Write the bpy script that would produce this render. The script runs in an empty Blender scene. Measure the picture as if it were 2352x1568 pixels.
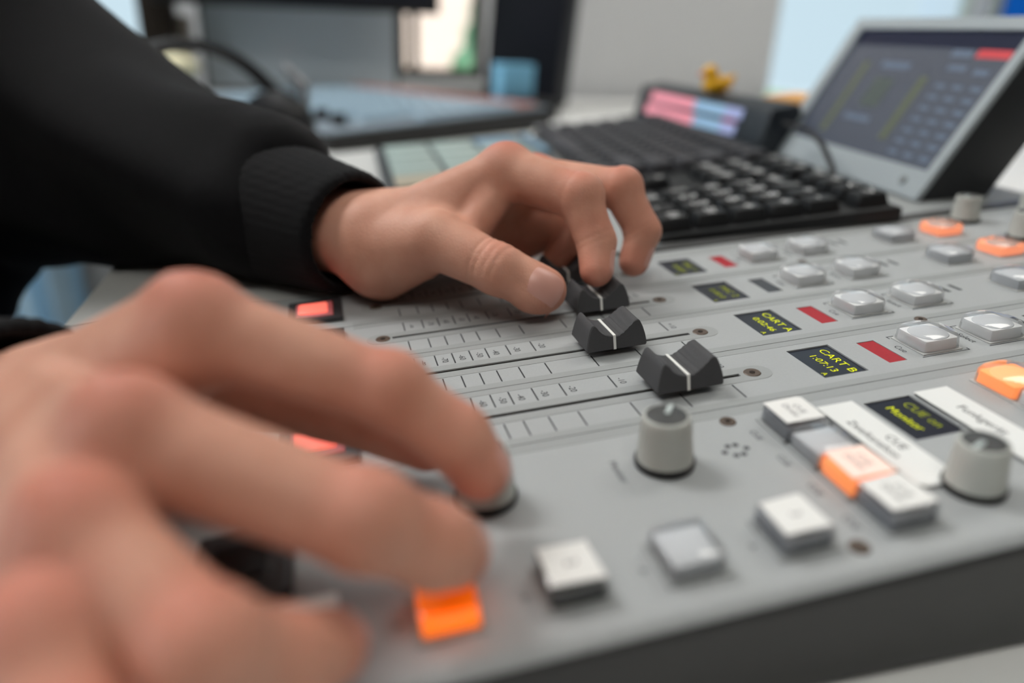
import bpy, bmesh, math, random
import numpy as np
from mathutils import Matrix, Vector
random.seed(7)
R = math.radians
S = bpy.context.scene
COL = S.collection

# ------------------------------------------------------------------ frame of the console
# console panel plane: x along the faders (away from the operator), y across the strips, z up; tilted 5 deg on the desk
TILT = R(5.0)
PM = Matrix.Translation((0, 0, .777)) @ Matrix.Rotation(-TILT, 4, 'Y')
PMn = np.array(PM)
def PW(p):                       # panel millimetres -> world metres
    p = np.asarray(p, float) / 1000.0
    return p @ PMn[:3, :3].T + PMn[:3, 3]

# ------------------------------------------------------------------ camera, world, lights, exposure
cd = bpy.data.cameras.new('camera'); cam = bpy.data.objects.new('camera', cd); COL.objects.link(cam)
S.camera = cam
Rc = Matrix(((0.96833122, -0.24500718, -0.04802223), (-0.14335776, -0.38814947, -0.91037824), (0.20440941, 0.88843203, -0.41098093)))
cp = Matrix(((Rc[0][0], -Rc[1][0], -Rc[2][0], -0.01957201), (Rc[0][1], -Rc[1][1], -Rc[2][1], -0.36877138),
             (Rc[0][2], -Rc[1][2], -Rc[2][2], 0.12357799), (0, 0, 0, 1)))
cam.matrix_world = PM @ cp
cd.sensor_fit = 'HORIZONTAL'; cd.sensor_width = 36.0; cd.lens = 1643.2 / 2352 * 36
cd.clip_start = .01; cd.clip_end = 60
cd.dof.use_dof = True; cd.dof.focus_distance = .279; cd.dof.aperture_fstop = 3.1

W = bpy.data.worlds.new('sky'); S.world = W; W.use_nodes = True
bg = W.node_tree.nodes['Background']; bg.inputs[0].default_value = (.74, .91, 1.0, 1); bg.inputs[1].default_value = .98

def area(name, loc, rot, sx, sy, power, col):
    l = bpy.data.lights.new(name, 'AREA'); l.shape = 'RECTANGLE'; l.size = sx; l.size_y = sy; l.energy = power; l.color = col
    o = bpy.data.objects.new(name, l); COL.objects.link(o); o.location = loc; o.rotation_euler = rot
    return o
area('window_daylight', (-3.12, .3, 1.62), (0, R(-90), 0), 1.65, 2.4, 50, (.95, .98, 1.0))
sun = bpy.data.lights.new('sun', 'SUN'); sun.energy = 5.0; sun.angle = R(2); sun.color = (1, .95, .88)
so = bpy.data.objects.new('sun', sun); COL.objects.link(so); so.rotation_euler = (R(52), 0, R(15))
S.view_settings.view_transform = 'Standard'
S.view_settings.look = 'None'
S.view_settings.exposure = 0.0
S.view_settings.gamma = 1.0
S.view_settings.use_curve_mapping = False

# ------------------------------------------------------------------ materials
MATS = {}
def srgb(c):
    return tuple(((v / 12.92) if v <= .04045 else ((v + .055) / 1.055) ** 2.4) for v in (x / 255 for x in c))
def mat(name, c, rough=.5, spec=.5, metal=0, noise=0, nscale=200, bump=0, bscale=600, emit=None, estr=0, coat=0, sheen=0):
    m = bpy.data.materials.new(name); m.use_nodes = True; nt = m.node_tree; b = nt.nodes['Principled BSDF']
    col = srgb(c) + (1,)
    b.inputs['Base Color'].default_value = col
    b.inputs['Roughness'].default_value = rough; b.inputs['Specular IOR Level'].default_value = spec
    b.inputs['Metallic'].default_value = metal; b.inputs['Coat Weight'].default_value = coat
    b.inputs['Sheen Weight'].default_value = sheen
    if noise or bump:
        tc = nt.nodes.new('ShaderNodeTexCoord')
    if noise:
        n = nt.nodes.new('ShaderNodeTexNoise'); n.inputs['Scale'].default_value = nscale; n.inputs['Detail'].default_value = 4
        nt.links.new(tc.outputs['Object'], n.inputs['Vector'])
        mx = nt.nodes.new('ShaderNodeMix'); mx.data_type = 'RGBA'
        mx.inputs[6].default_value = tuple(v * (1 - noise) for v in col[:3]) + (1,)
        mx.inputs[7].default_value = tuple(min(1, v * (1 + noise)) for v in col[:3]) + (1,)
        nt.links.new(n.outputs['Fac'], mx.inputs[0]); nt.links.new(mx.outputs[2], b.inputs['Base Color'])
    if bump:
        n2 = nt.nodes.new('ShaderNodeTexNoise'); n2.inputs['Scale'].default_value = bscale; n2.inputs['Detail'].default_value = 3
        nt.links.new(tc.outputs['Object'], n2.inputs['Vector'])
        bp = nt.nodes.new('ShaderNodeBump'); bp.inputs['Strength'].default_value = bump; bp.inputs['Distance'].default_value = .0005
        nt.links.new(n2.outputs['Fac'], bp.inputs['Height']); nt.links.new(bp.outputs['Normal'], b.inputs['Normal'])
    if emit:
        b.inputs['Emission Color'].default_value = srgb(emit) + (1,); b.inputs['Emission Strength'].default_value = estr
    MATS[name] = m
    return m
def clear(name, tint, gloss=.12, rough=.12):
    m = bpy.data.materials.new(name); m.use_nodes = True; nt = m.node_tree
    nt.nodes.remove(nt.nodes['Principled BSDF']); out = nt.nodes['Material Output']
    t = nt.nodes.new('ShaderNodeBsdfTransparent'); t.inputs[0].default_value = tint + (1,)
    g = nt.nodes.new('ShaderNodeBsdfGlossy'); g.inputs['Roughness'].default_value = rough; g.inputs[0].default_value = (1, 1, 1, 1)
    lw = nt.nodes.new('ShaderNodeFresnel'); lw.inputs['IOR'].default_value = 1.35
    mp = nt.nodes.new('ShaderNodeMath'); mp.operation = 'MULTIPLY_ADD'; mp.inputs[1].default_value = .8; mp.inputs[2].default_value = gloss * .35
    nt.links.new(lw.outputs[0], mp.inputs[0])
    mx = nt.nodes.new('ShaderNodeMixShader'); nt.links.new(mp.outputs[0], mx.inputs[0])
    nt.links.new(t.outputs[0], mx.inputs[1]); nt.links.new(g.outputs[0], mx.inputs[2]); nt.links.new(mx.outputs[0], out.inputs[0])
    MATS[name] = m
    return m

mat('panel', (168, 171, 172), .55, .35, noise=.05, nscale=900, bump=.12, bscale=2500)
mat('panel_band', (156, 159, 159), .5, .35, noise=.04, nscale=900)
mat('panel_light', (188, 189, 187), .55, .35, noise=.04, nscale=500)
mat('chassis', (58, 58, 58), .5, .4, noise=.08, nscale=300, bump=.1)
mat('rim', (70, 70, 70), .45, .4)
mat('seam', (38, 38, 36), .7, .2)
mat('slot', (16, 13, 10), .8, .1)
mat('print_dark', (62, 64, 66), .6, .2)
mat('fader', (72, 72, 74), .62, .35, noise=.12, nscale=1500, bump=.35, bscale=5000)
mat('white_line', (232, 232, 228), .5, .3)
mat('screw', (96, 82, 72), .4, .5, metal=.3, noise=.2, nscale=900)
mat('screw_dark', (40, 30, 22), .6, .3)
mat('knob', (182, 184, 178), .5, .4, noise=.04)
mat('knob_cap', (74, 75, 75), .55, .35)
mat('knob_pointer', (196, 206, 204), .5, .3)
mat('black', (18, 18, 20), .45, .4)
mat('btn_white', (240, 241, 241), .55, .3)
mat('btn_side', (158, 162, 168), .5, .3)
mat('btn_grey', (202, 205, 208), .5, .3)
mat('paper', (236, 235, 232), .7, .15)
mat('tape', (232, 233, 231), .55, .25)
mat('ink', (44, 46, 50), .7, .15)
mat('ink_soft', (120, 120, 122), .7, .15)
mat('btn_orange', (255, 176, 120), .5, .3, emit=(255, 150, 80), estr=.6)
mat('btn_orange_disc', (255, 200, 150), .5, .3, emit=(255, 180, 110), estr=.3)
mat('btn_pink_disc', (214, 190, 182), .5, .3)
mat('btn_orange_pale', (255, 186, 150), .5, .3, emit=(255, 150, 105), estr=.6)
mat('paper_lit', (246, 224, 214), .7, .15, emit=(255, 190, 165), estr=.22)
mat('orange_full', (255, 140, 30), .45, .3, emit=(255, 128, 16), estr=.9)
mat('orange_top', (240, 116, 24), .45, .3, emit=(255, 106, 10), estr=.5)
mat('red_lens', (255, 96, 84), .4, .3, emit=(255, 122, 104), estr=.95)
mat('red_lens_edge', (190, 120, 124), .4, .3, emit=(220, 70, 70), estr=.15)
mat('bezel', (58, 58, 60), .4, .45)
mat('bezel_light', (120, 124, 122), .4, .45)
mat('led_red', (160, 34, 44), .5, .3, emit=(200, 24, 36), estr=.06, noise=.15, nscale=900)
mat('led_off', (58, 60, 64), .4, .4)
mat('oled', (26, 28, 40), .3, .4)
mat('oled_text', (190, 195, 30), .5, .1, emit=(190, 198, 16), estr=.7)
mat('oled_text_dim', (150, 158, 40), .5, .1, emit=(140, 150, 30), estr=.25)
clear('clear_cap', (.985, .985, .99), .12, .1)
clear('clear_warm', (1.0, .95, .92), .12, .1)
clear('glass', (.96, .98, .99), .1, .02)
mat('table', (238, 238, 235), .5, .35, noise=.02, nscale=60)
mat('key', (60, 60, 64), .55, .35)
mat('key_dark', (20, 22, 24), .5, .4)
mat('legend', (214, 214, 214), .6, .2)
mat('legend_dim', (110, 110, 112), .6, .2)
mat('kbd_body', (22, 24, 26), .5, .4)

# ------------------------------------------------------------------ mesh helpers
def mk(name, verts, faces, m, parent=None, smooth=False, loc=None, rot=None):
    me = bpy.data.meshes.new(name)
    me.from_pydata([tuple(v) for v in verts], [], [tuple(f) for f in faces]); me.update()
    if m: me.materials.append(MATS[m])
    if smooth:
        me.polygons.foreach_set('use_smooth', [True] * len(me.polygons))
    o = bpy.data.objects.new(name, me); COL.objects.link(o)
    if parent: o.parent = parent
    if loc is not None: o.location = loc
    if rot is not None: o.rotation_euler = rot
    return o
def link(me, name, parent=None, loc=None, rot=None, m=None):
    o = bpy.data.objects.new(name, me); COL.objects.link(o)
    if parent: o.parent = parent
    if loc is not None: o.location = loc
    if rot is not None: o.rotation_euler = rot
    return o
def bm_mesh(name, bm, m, smooth=False, autos=None):
    me = bpy.data.meshes.new(name); bm.normal_update(); bm.to_mesh(me); bm.free()
    if m: me.materials.append(MATS[m])
    if smooth: me.polygons.foreach_set('use_smooth', [True] * len(me.polygons))
    if autos:
        me.polygons.foreach_set('use_smooth', [True] * len(me.polygons))
        me.set_sharp_from_angle(angle=R(autos))
    return me
def box_mesh(name, x0, x1, y0, y1, z0, z1, m, bev=0, seg=2, taper=0, vonly=False):
    bm = bmesh.new()
    v = []
    for z, t in ((z0, 0), (z1, taper)):
        for x, y in ((x0 + t, y0 + t), (x1 - t, y0 + t), (x1 - t, y1 - t), (x0 + t, y1 - t)):
            v.append(bm.verts.new((x, y, z)))
    for f in ((3, 2, 1, 0), (4, 5, 6, 7), (0, 1, 5, 4), (1, 2, 6, 5), (2, 3, 7, 6), (3, 0, 4, 7)):
        bm.faces.new([v[i] for i in f])
    if bev:
        if vonly:
            ed = [e for e in bm.edges if abs(e.verts[0].co.z - e.verts[1].co.z) > 1e-9]
        else:
            ed = list(bm.edges)
        bmesh.ops.bevel(bm, geom=ed, offset=bev, segments=seg, affect='EDGES', profile=.5)
    return bm_mesh(name, bm, m, autos=35 if bev else None)
def box(name, x0, x1, y0, y1, z0, z1, m, parent=None, bev=0, seg=2, taper=0, loc=None, rot=None, vonly=False):
    return link(box_mesh(name, x0, x1, y0, y1, z0, z1, m, bev, seg, taper, vonly), name, parent, loc, rot)
def lathe_mesh(name, prof, m, n=40, flute=0, nf=24, frange=(0, 0), autos=40):
    V = []; F = []
    k = len(prof)
    for j in range(n):
        a = 2 * math.pi * j / n
        for i, (r, z) in enumerate(prof):
            rr = r
            if flute and frange[0] <= i <= frange[1]:
                rr = r - flute * (.5 - .5 * math.cos(a * nf))
            V.append((rr * math.cos(a), rr * math.sin(a), z))
    for j in range(n):
        for i in range(k - 1):
            a, b = j * k + i, ((j + 1) % n) * k + i
            F.append((a, b, b + 1, a + 1))
    bm = bmesh.new(); vs = [bm.verts.new(v) for v in V]
    for f in F: bm.faces.new([vs[i] for i in f])
    bmesh.ops.remove_doubles(bm, verts=bm.verts, dist=1e-7)
    bmesh.ops.recalc_face_normals(bm, faces=bm.faces)
    return bm_mesh(name, bm, m, autos=autos)
def prism_mesh(name, poly, a0, a1, m, axis='y', bev=0, seg=2, autos=35):
    """poly in the plane normal to axis; axis y: (x,z); axis x: (y,z); axis z: (x,y)"""
    bm = bmesh.new()
    def pt(p, a):
        return {'y': (p[0], a, p[1]), 'x': (a, p[0], p[1]), 'z': (p[0], p[1], a)}[axis]
    A = [bm.verts.new(pt(p, a0)) for p in poly]; B = [bm.verts.new(pt(p, a1)) for p in poly]
    n = len(poly)
    bm.faces.new(A); bm.faces.new(B[::-1])
    for i in range(n):
        bm.faces.new((A[i], B[i], B[(i + 1) % n], A[(i + 1) % n]))
    bmesh.ops.recalc_face_normals(bm, faces=bm.faces)
    if bev:
        bmesh.ops.bevel(bm, geom=list(bm.edges), offset=bev, segments=seg, affect='EDGES', profile=.5)
    return bm_mesh(name, bm, m, autos=autos)
def prism(name, poly, a0, a1, m, parent=None, axis='y', bev=0, seg=2, loc=None, rot=None):
    return link(prism_mesh(name, poly, a0, a1, m, axis, bev, seg), name, parent, loc, rot)
def tube_mesh(name, pts, r, m, n=10, closed=False):
    pts = [Vector(p) for p in pts]; k = len(pts)
    rs = r if isinstance(r, (list, tuple)) else [r] * k
    V = []; F = []
    up = Vector((0, 0, 1))
    for i, p in enumerate(pts):
        a = pts[i - 1] if (i > 0 or closed) else p
        b = pts[(i + 1) % k] if (i < k - 1 or closed) else p
        t = (b - a).normalized()
        u = t.cross(up)
        if u.length < 1e-3: u = t.cross(Vector((1, 0, 0)))
        u.normalize(); w = u.cross(t)
        for j in range(n):
            an = 2 * math.pi * j / n
            V.append(p + (u * math.cos(an) + w * math.sin(an)) * rs[i])
    for i in range(k if closed else k - 1):
        for j in range(n):
            F.append((i * n + j, i * n + (j + 1) % n, ((i + 1) % k) * n + (j + 1) % n, ((i + 1) % k) * n + j))
    if not closed:
        F.append(tuple(range(n))[::-1]); F.append(tuple((k - 1) * n + j for j in range(n)))
    me = bpy.data.meshes.new(name); me.from_pydata([tuple(v) for v in V], [], F); me.update()
    me.materials.append(MATS[m]); me.polygons.foreach_set('use_smooth', [True] * len(me.polygons))
    return me
def smooth_path(pts, k=8):
    P = [np.array(p, float) for p in pts]; P = [2 * P[0] - P[1]] + P + [2 * P[-1] - P[-2]]
    out = []
    for i in range(1, len(P) - 2):
        for j in range(k):
            t = j / k
            out.append(.5 * (2 * P[i] + (P[i + 1] - P[i - 1]) * t + (2 * P[i - 1] - 5 * P[i] + 4 * P[i + 1] - P[i + 2]) * t * t
                             + (3 * P[i] - P[i - 1] - 3 * P[i + 1] + P[i + 2]) * t ** 3))
    out.append(P[-2])
    return out
def empty(name, label=None, cat=None, group=None, loc=(0, 0, 0), rot=(0, 0, 0), kind=None, matrix=None):
    o = bpy.data.objects.new(name, None); COL.objects.link(o); o.location = loc; o.rotation_euler = rot
    o.empty_display_size = .02
    if matrix is not None: o.matrix_world = matrix
    return tag(o, label, cat, group, kind)
def tag(o, label=None, cat=None, group=None, kind=None):
    if label: o['label'] = label
    if cat: o['category'] = cat
    if group: o['group'] = group
    if kind: o['kind'] = kind
    return o
def plate_mesh(name, x0, x1, y0, y1, zt, th, holes, m, hdepth=None):
    """flat plate with rectangular holes (x0,x1,y0,y1), hole walls included"""
    xs = sorted({x0, x1, *[h[0] for h in holes], *[h[1] for h in holes]})
    ys = sorted({y0, y1, *[h[2] for h in holes], *[h[3] for h in holes]})
    V = []; F = []; ix = {}
    def v(x, y, z):
        k = (round(x, 7), round(y, 7), round(z, 7))
        if k not in ix: ix[k] = len(V); V.append((x, y, z))
        return ix[k]
    def inh(cx, cy):
        return any(h[0] < cx < h[1] and h[2] < cy < h[3] for h in holes)
    zb = zt - th
    def wall(a, b):
        F.append((v(a[0], a[1], zt), v(a[0], a[1], zb), v(b[0], b[1], zb), v(b[0], b[1], zt)))
    for i in range(len(xs) - 1):
        for j in range(len(ys) - 1):
            if not inh((xs[i] + xs[i + 1]) / 2, (ys[j] + ys[j + 1]) / 2):
                F.append((v(xs[i], ys[j], zt), v(xs[i + 1], ys[j], zt), v(xs[i + 1], ys[j + 1], zt), v(xs[i], ys[j + 1], zt)))
    wall((x0, y0), (x1, y0)); wall((x1, y0), (x1, y1)); wall((x1, y1), (x0, y1)); wall((x0, y1), (x0, y0))
    for h in holes:
        wall((h[1], h[2]), (h[0], h[2])); wall((h[1], h[3]), (h[1], h[2])); wall((h[0], h[3]), (h[1], h[3])); wall((h[0], h[2]), (h[0], h[3]))
    me = bpy.data.meshes.new(name); me.from_pydata(V, [], F); me.update(); me.materials.append(MATS[m])
    return me

# ------------------------------------------------------------------ lettering (all text meshes made in one go)
TXT = {}
def make_texts(items):
    obs = []
    for s, size in items:
        c = bpy.data.curves.new('t', 'FONT'); c.body = s; c.size = size; c.align_x = 'CENTER'; c.align_y = 'CENTER'; c.resolution_u = 3
        o = bpy.data.objects.new('t', c); COL.objects.link(o); obs.append((s, size, o))
    bpy.context.view_layer.update()
    dg = bpy.context.evaluated_depsgraph_get()
    for s, size, o in obs:
        TXT[(s, size)] = bpy.data.meshes.new_from_object(o.evaluated_get(dg))
    for s, size, o in obs:
        c = o.data; bpy.data.objects.remove(o); bpy.data.curves.remove(c)
mm = .001
SCALE = ['-\u221e', '-70', '-60', '-50', '-40', '-30', '-20', '-10', '0', '+10']
TICK = [0, 8.5, 15.6, 22.75, 29.5, 38.3, 48.9, 68.0, 86.8, 107.2]
items = [(s, 3.6 * mm) for s in SCALE]
OLED = {1: ('MIC 1', '0:00:0'), 2: ('MIC 2', '0:00:0'), 3: ('CART A', '0:02:46'), 4: ('CART B', '1:07:13')}
for k, (a, b) in OLED.items(): items += [(a, 5.0 * mm), (b, 4.6 * mm)]
items += [('ON', 3.2 * mm), ('CUE\nMon', 4.2 * mm), ('Cue', 3.6 * mm), ('Select', 3.6 * mm), ('Monitor', 3.4 * mm), ('Phones', 3.4 * mm),
          ('CUE', 4.2 * mm), ('Zweikanalton', 4.0 * mm), ('Funkgerät', 4.6 * mm), ('CUE\nDirekt', 3.0 * mm), ('CUE', 3.0 * mm), ('1', 4 * mm), ('2', 4 * mm), ('3', 4 * mm),
          ('A', 3.0 * mm), ('CUE on', 5.0 * mm), ('Monitor', 4.6 * mm), ('1:06', 4 * mm)]
KEYT = ['0', '1', '2', '3', '4', '5', '6', '7', '8', '9', '+', '-', '*', '/', ',', 'Num', 'Ent', 'Entf', 'Ende', 'Pos', 'Einf', 'Bild', '<', '>', '^', 'v', 'F9']
items += [(s, 5 * mm) for s in KEYT]
make_texts(list(dict.fromkeys(items)))
TXR = (0, 0, -math.pi / 2)                    # lettering reads for the operator: right = -y, up = +x
TXTM = {}
def text(name, s, size, m, parent, x, y, z, rot=TXR):
    k = (s, size, m)
    if k not in TXTM:
        me = TXT[(s, size)].copy(); me.materials.clear(); me.materials.append(MATS[m]); TXTM[k] = me
    return link(TXTM[k], name, parent, (x * mm, y * mm, z * mm), rot)

# ================================================================== THE MIXING CONSOLE
con = empty('mixing_console', 'grey radio mixing console with faders, lit buttons and knobs on the white desk', 'mixing console', matrix=PM)
def tz(x): return (-27 - x * math.sin(TILT)) / math.cos(TILT)      # desk plane in panel millimetres
def M3(p): return tuple(v * mm for v in p)
# dark wedge chassis
prism('chassis', [M3(p) for p in ((-153, -2.2), (432, -2.2), (432, tz(432) + .2), (-153, tz(-153) + .2))], -262 * mm, 446 * mm, 'chassis', con, 'y', bev=2.6 * mm, seg=3)
prism('chassis_wing', [M3(p) for p in ((230, -2.2), (432, -2.2), (432, tz(432) + .2), (230, tz(230) + .2))], 444 * mm, 524 * mm, 'chassis', con, 'y', bev=2 * mm, seg=2)
XL, XR = -156, 428
STRIPS = {1: (-60, -12), 2: (-100, -60), 3: (-140, -100), 4: (-180, -140)}
def xspan(c, h): return ((c - h) * mm, (c + h) * mm)
mark_tick = box_mesh('scale_tick', -.27 * mm, .27 * mm, -4.8 * mm, 4.8 * mm, 0, .05 * mm, 'print_dark')
screw_me = lathe_mesh('screw', [M3(p)[:2] for p in ((0, .35, 0), (1.2, .35, 0), (2.9, .45, 0), (3.2, .2, 0), (3.2, -.2, 0))], 'screw', 20)
sock_me = lathe_mesh('screw_socket', [M3(p)[:2] for p in ((0, .5, 0), (1.15, .5, 0), (1.15, .3, 0))], 'screw_dark', 6)
def screw(x, y, s=1.0):
    o = link(screw_me, 'screw', con, (x * mm, y * mm, 0)); o.scale = (s, s, 1)
    link(sock_me, 'socket', o)
def stadium(name, x0, x1, hw, zt, m, parent, y, slot):
    """thin raised track film with round ends around the fader slot"""
    n = 10; out = []
    for k in range(n + 1):
        a = -math.pi / 2 + math.pi * k / n; out.append((x1 + hw * math.cos(a), hw * math.sin(a)))
    for k in range(n + 1):
        a = math.pi / 2 + math.pi * k / n; out.append((x0 + hw * math.cos(a), hw * math.sin(a)))
    s0, s1, sw = slot
    inn = []
    for (px, py) in out:
        inn.append((min(max(px, s0), s1), max(-sw, min(sw, py * 10))))
    V = [(p[0] * mm, p[1] * mm, zt * mm) for p in out] + [(p[0] * mm, p[1] * mm, zt * mm) for p in inn] + [(p[0] * mm, p[1] * mm, 0) for p in out]
    N = len(out)
    F = [(i, (i + 1) % N, N + (i + 1) % N, N + i) for i in range(N)] + [(2 * N + i, 2 * N + (i + 1) % N, (i + 1) % N, i) for i in range(N)]
    return mk(name, V, F, m, parent, loc=(0, y * mm, 0))
g = .22
SL0, SL1, SLW = -6.2, 113.8, 1.0
for k, (ya, yb) in STRIPS.items():
    yc = -40 * k
    holes = [(SL0 * mm, SL1 * mm, (yc - SLW) * mm, (yc + SLW) * mm),
             (140.8 * mm, 159.2 * mm, (yc - 12) * mm, (yc + 12) * mm),
             (170.2 * mm, 178.0 * mm, (yc - 9.4) * mm, (yc + 9.4) * mm)]
    for lx in (244.0, 250.0): holes.append((lx * mm, (lx + 2.2) * mm, (yc + 2) * mm, (yc + 9.6) * mm))
    st = link(plate_mesh('channel_strip', XL * mm, XR * mm, (ya + g) * mm, (yb - g) * mm, 0, 2.0 * mm, holes, 'panel'), 'channel_strip', con)
    # slot floor, track film and edge bands
    box('slot_floor', (SL0 + .02) * mm, (SL1 - .02) * mm, (yc - SLW + .02) * mm, (yc + SLW - .02) * mm, -2.1 * mm, -.45 * mm, 'slot', st)
    stadium('fader_track', -12, 121, 5.3, .12, 'panel_band', st, yc, (SL0, SL1, SLW))
    for ya2, yb2 in ((ya + g, ya + 4.0), (yb - (4.0 if k > 1 else 12.0), yb - g)):
        box('edge_band', -22 * mm, XR * mm, ya2 * mm, yb2 * mm, 0, .08 * mm, 'panel_band', st)
    for i, t in enumerate(TICK):
        for sgn in (1, -1):
            link(mark_tick, 'scale_tick', st, (t * mm, (yc + sgn * 10.8) * mm, .02 * mm))
        text('scale_number', SCALE[i], 3.6 * mm, 'print_dark', st, t + 3.4, yc + 10.2, .06)
    screw(-10.2, yc); screw(118.8, yc)
    # red or dark signal window
    box('signal_window', 170.3 * mm, 177.9 * mm, (yc - 9.3) * mm, (yc + 9.3) * mm, -1.6 * mm, -.25 * mm, 'led_off' if k == 2 else 'led_red', st)
    for lx in (244.0, 250.0):
        box('led_window', lx * mm, (lx + 2.2) * mm, (yc + 2) * mm, (yc + 9.6) * mm, -1.5 * mm, -.5 * mm, 'black', st)
    # little yellow-on-black display
    d = box('display', 140.9 * mm, 159.1 * mm, (yc - 11.9) * mm, (yc + 11.9) * mm, -1.4 * mm, -.5 * mm, 'oled', con)
    tag(d, label='small dark display with yellow letters')
    tm = 'oled_text' if k > 2 else 'oled_text_dim'
    a_ = text('display_text', OLED[k][0], 5.0 * mm, tm, d, 154.4, yc - .5, -.42); a_.scale = (1.18, .95, 1)
    a_ = text('display_text', OLED[k][1], 4.6 * mm, tm, d, 148.2, yc - .8, -.42); a_.scale = (1.15, .9, 1)
    a_ = text('display_text', 'A', 3.0 * mm, tm, d, 143.2, yc - 8.6, -.42)
    # print of bracket lines and words round the buttons
    for bx, word in ((194.3, 'Cue'), (224.5, 'Select')):
        for (xa, xb, yy0, yy1) in ((bx - 9.8, bx - 9.4, yc + 8.2, yc + 10.2), (bx - 9.8, bx - 6.5, yc + 9.8, yc + 10.2),
                                   (bx - 9.8, bx + 11.3, yc - 9.9, yc - 9.5), (bx + 10.9, bx + 11.3, yc - 9.9, yc - 8.2)):
            box('bracket_line', xa * mm, xb * mm, yy0 * mm, yy1 * mm, 0, .05 * mm, 'print_dark', st)
        text('caption', word, 3.6 * mm, 'print_dark', st, bx - 12.2, yc - 1.0, .06)
screw(209.8, -139.8, .8); screw(210.5, -56.5, .8)
# master section plate
mholes = [(140.8 * mm, 159.2 * mm, -216.2 * mm, -192.0 * mm)]
ms = link(plate_mesh('monitor_section', XL * mm, XR * mm, -257.5 * mm, (-180 - g) * mm, 0, 2.0 * mm, mholes, 'panel'), 'monitor_section', con)
box('edge_band', -22 * mm, XR * mm, -185 * mm, (-180 - g) * mm, 0, .08 * mm, 'panel_band', ms)
d = box('display', 140.9 * mm, 159.1 * mm, -216.1 * mm, -192.1 * mm, -1.4 * mm, -.5 * mm, 'oled', con)
text('display_text', 'CUE on', 5.0 * mm, 'oled_text_dim', d, 154.4, -203.6, -.42)
text('display_text', 'Monitor', 4.6 * mm, 'oled_text', d, 147.6, -203.6, -.42)
screw(92.9, -188.2, .85); screw(92.8, -252.0, .85)
hole_me = lathe_mesh('speaker_hole', [M3(p)[:2] for p in ((0, .06, 0), (1.0, .06, 0), (1.0, 0, 0))], 'print_dark', 14)
for x, y in ((85.5, -201.3), (88.1, -201.3), (90.4, -203.9), (83.0, -204.0), (85.5, -206.5), (88.0, -206.5)):
    link(hole_me, 'speaker_hole', con, (x * mm, y * mm, 0))
text('caption', 'Monitor', 3.4 * mm, 'print_dark', ms, 48.6, -203.5, .06)
text('caption', 'Phones', 3.4 * mm, 'print_dark', ms, -6, -203.5, .06)
for x in (-9.2, 20.5, 50.2, 79.8): text('caption', 'A', 3.0 * mm, 'print_dark', ms, x - 11.5, -244, .06)
for y in (-198.4, -213.4, -228.4, -243.4): text('caption', 'CUE', 3.0 * mm, 'print_dark', ms, 97, y, .06)
# blank area beyond the faders on which keyboard and keypad stand
box('far_rim', 132 * mm, XR * mm, -11.8 * mm, -2.5 * mm, -2 * mm, 1.2 * mm, 'rim', con, bev=.6 * mm)
box('blank_panel', 126 * mm, XR * mm, -2.4 * mm, 444 * mm, -2 * mm, 0, 'panel_band', con)
box('blank_panel', 228 * mm, XR * mm, 444.3 * mm, 522 * mm, -2 * mm, 0, 'panel_band', con)
box('blank_panel', XL * mm, 125.6 * mm, -10.6 * mm, 444 * mm, -2 * mm, 0, 'panel_light', con)

prism('front_edge', [M3(p)[:2] for p in ((-257.4, 0), (-258.8, -.25), (-260.0, -.9), (-260.8, -2.0), (-260.8, -2.6), (-257.4, -2.6))], XL * mm, XR * mm, 'panel', con, 'x')
# --- faders
def fader_mesh():
    # side profile (x along travel, z) of the saddle-shaped cap, with finger ribs on one flank
    top = [(-10.1, 12.9), (-9.5, 13.4), (-8.8, 13.35), (-8.0, 12.6), (-7.3, 11.5), (-6.0, 10.2), (-4.6, 9.3), (-2.6, 8.65), (0, 8.4), (1.4, 8.5),
           (1.8, 9.0), (3.2, 9.5), (3.6, 10.1), (5.0, 10.9), (5.4, 11.5), (6.8, 12.3), (7.3, 13.0), (8.6, 13.6), (9.5, 13.55), (10.2, 12.9)]
    right = [(11.3, 10.4), (12.1, 7.6), (12.6, 4.8), (12.6, 3.6)]
    left = [(-12.6, 3.6), (-12.4, 5.0), (-11.7, 8.3), (-10.8, 11.4)]
    prof = top + right + [(12.2, 3.0), (-12.2, 3.0)] + left
    bm = bmesh.new(); rows = []
    for yy, ins in ((-1, 1), (-.955, 0), (.955, 0), (1, 1)):
        row = []
        for x, z in prof:
            hw = 9.6 - max(0, (z - 3.0)) * .155
            sx = 1 - .03 * ins; zz = z - (.35 if ins and z > 8 else 0) + (.3 if ins and z <= 3.0 else 0)
            row.append(bm.verts.new((x * sx * mm, yy * hw * mm, zz * mm)))
        rows.append(row)
    n = len(prof)
    for a, b in zip(rows, rows[1:]):
        for i in range(n):
            bm.faces.new((a[i], a[(i + 1) % n], b[(i + 1) % n], b[i]))
    bm.faces.new(rows[0]); bm.faces.new(rows[-1][::-1])
    bmesh.ops.recalc_face_normals(bm, faces=bm.faces)
    return bm_mesh('fader_cap', bm, 'fader', autos=32)
fad = fader_mesh()
def line_mesh():
    pts = [(-9.66, 3.1), (-8.78, 8.5), (8.78, 8.5), (9.66, 3.1)]
    V = []; F = []
    for x in (-.55, .55):
        for (y, z) in pts: V.append((x * mm, y * mm * 1.004, z * mm + (.0003 if z > 5 else 0)))
        for (y, z) in pts: V.append((x * mm, y * mm * .96, (z - .25) * mm))
    for i in range(3): F.append((i, i + 1, 8 + i + 1, 8 + i))
    for b in (0, 8):
        for i in range(3): F.append((b + i, b + i + 1, b + 4 + i + 1, b + 4 + i))
    me = bpy.data.meshes.new('white_line'); me.from_pydata(V, [], F); me.update(); me.materials.append(MATS['white_line']); return me
linem = line_mesh()
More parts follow.
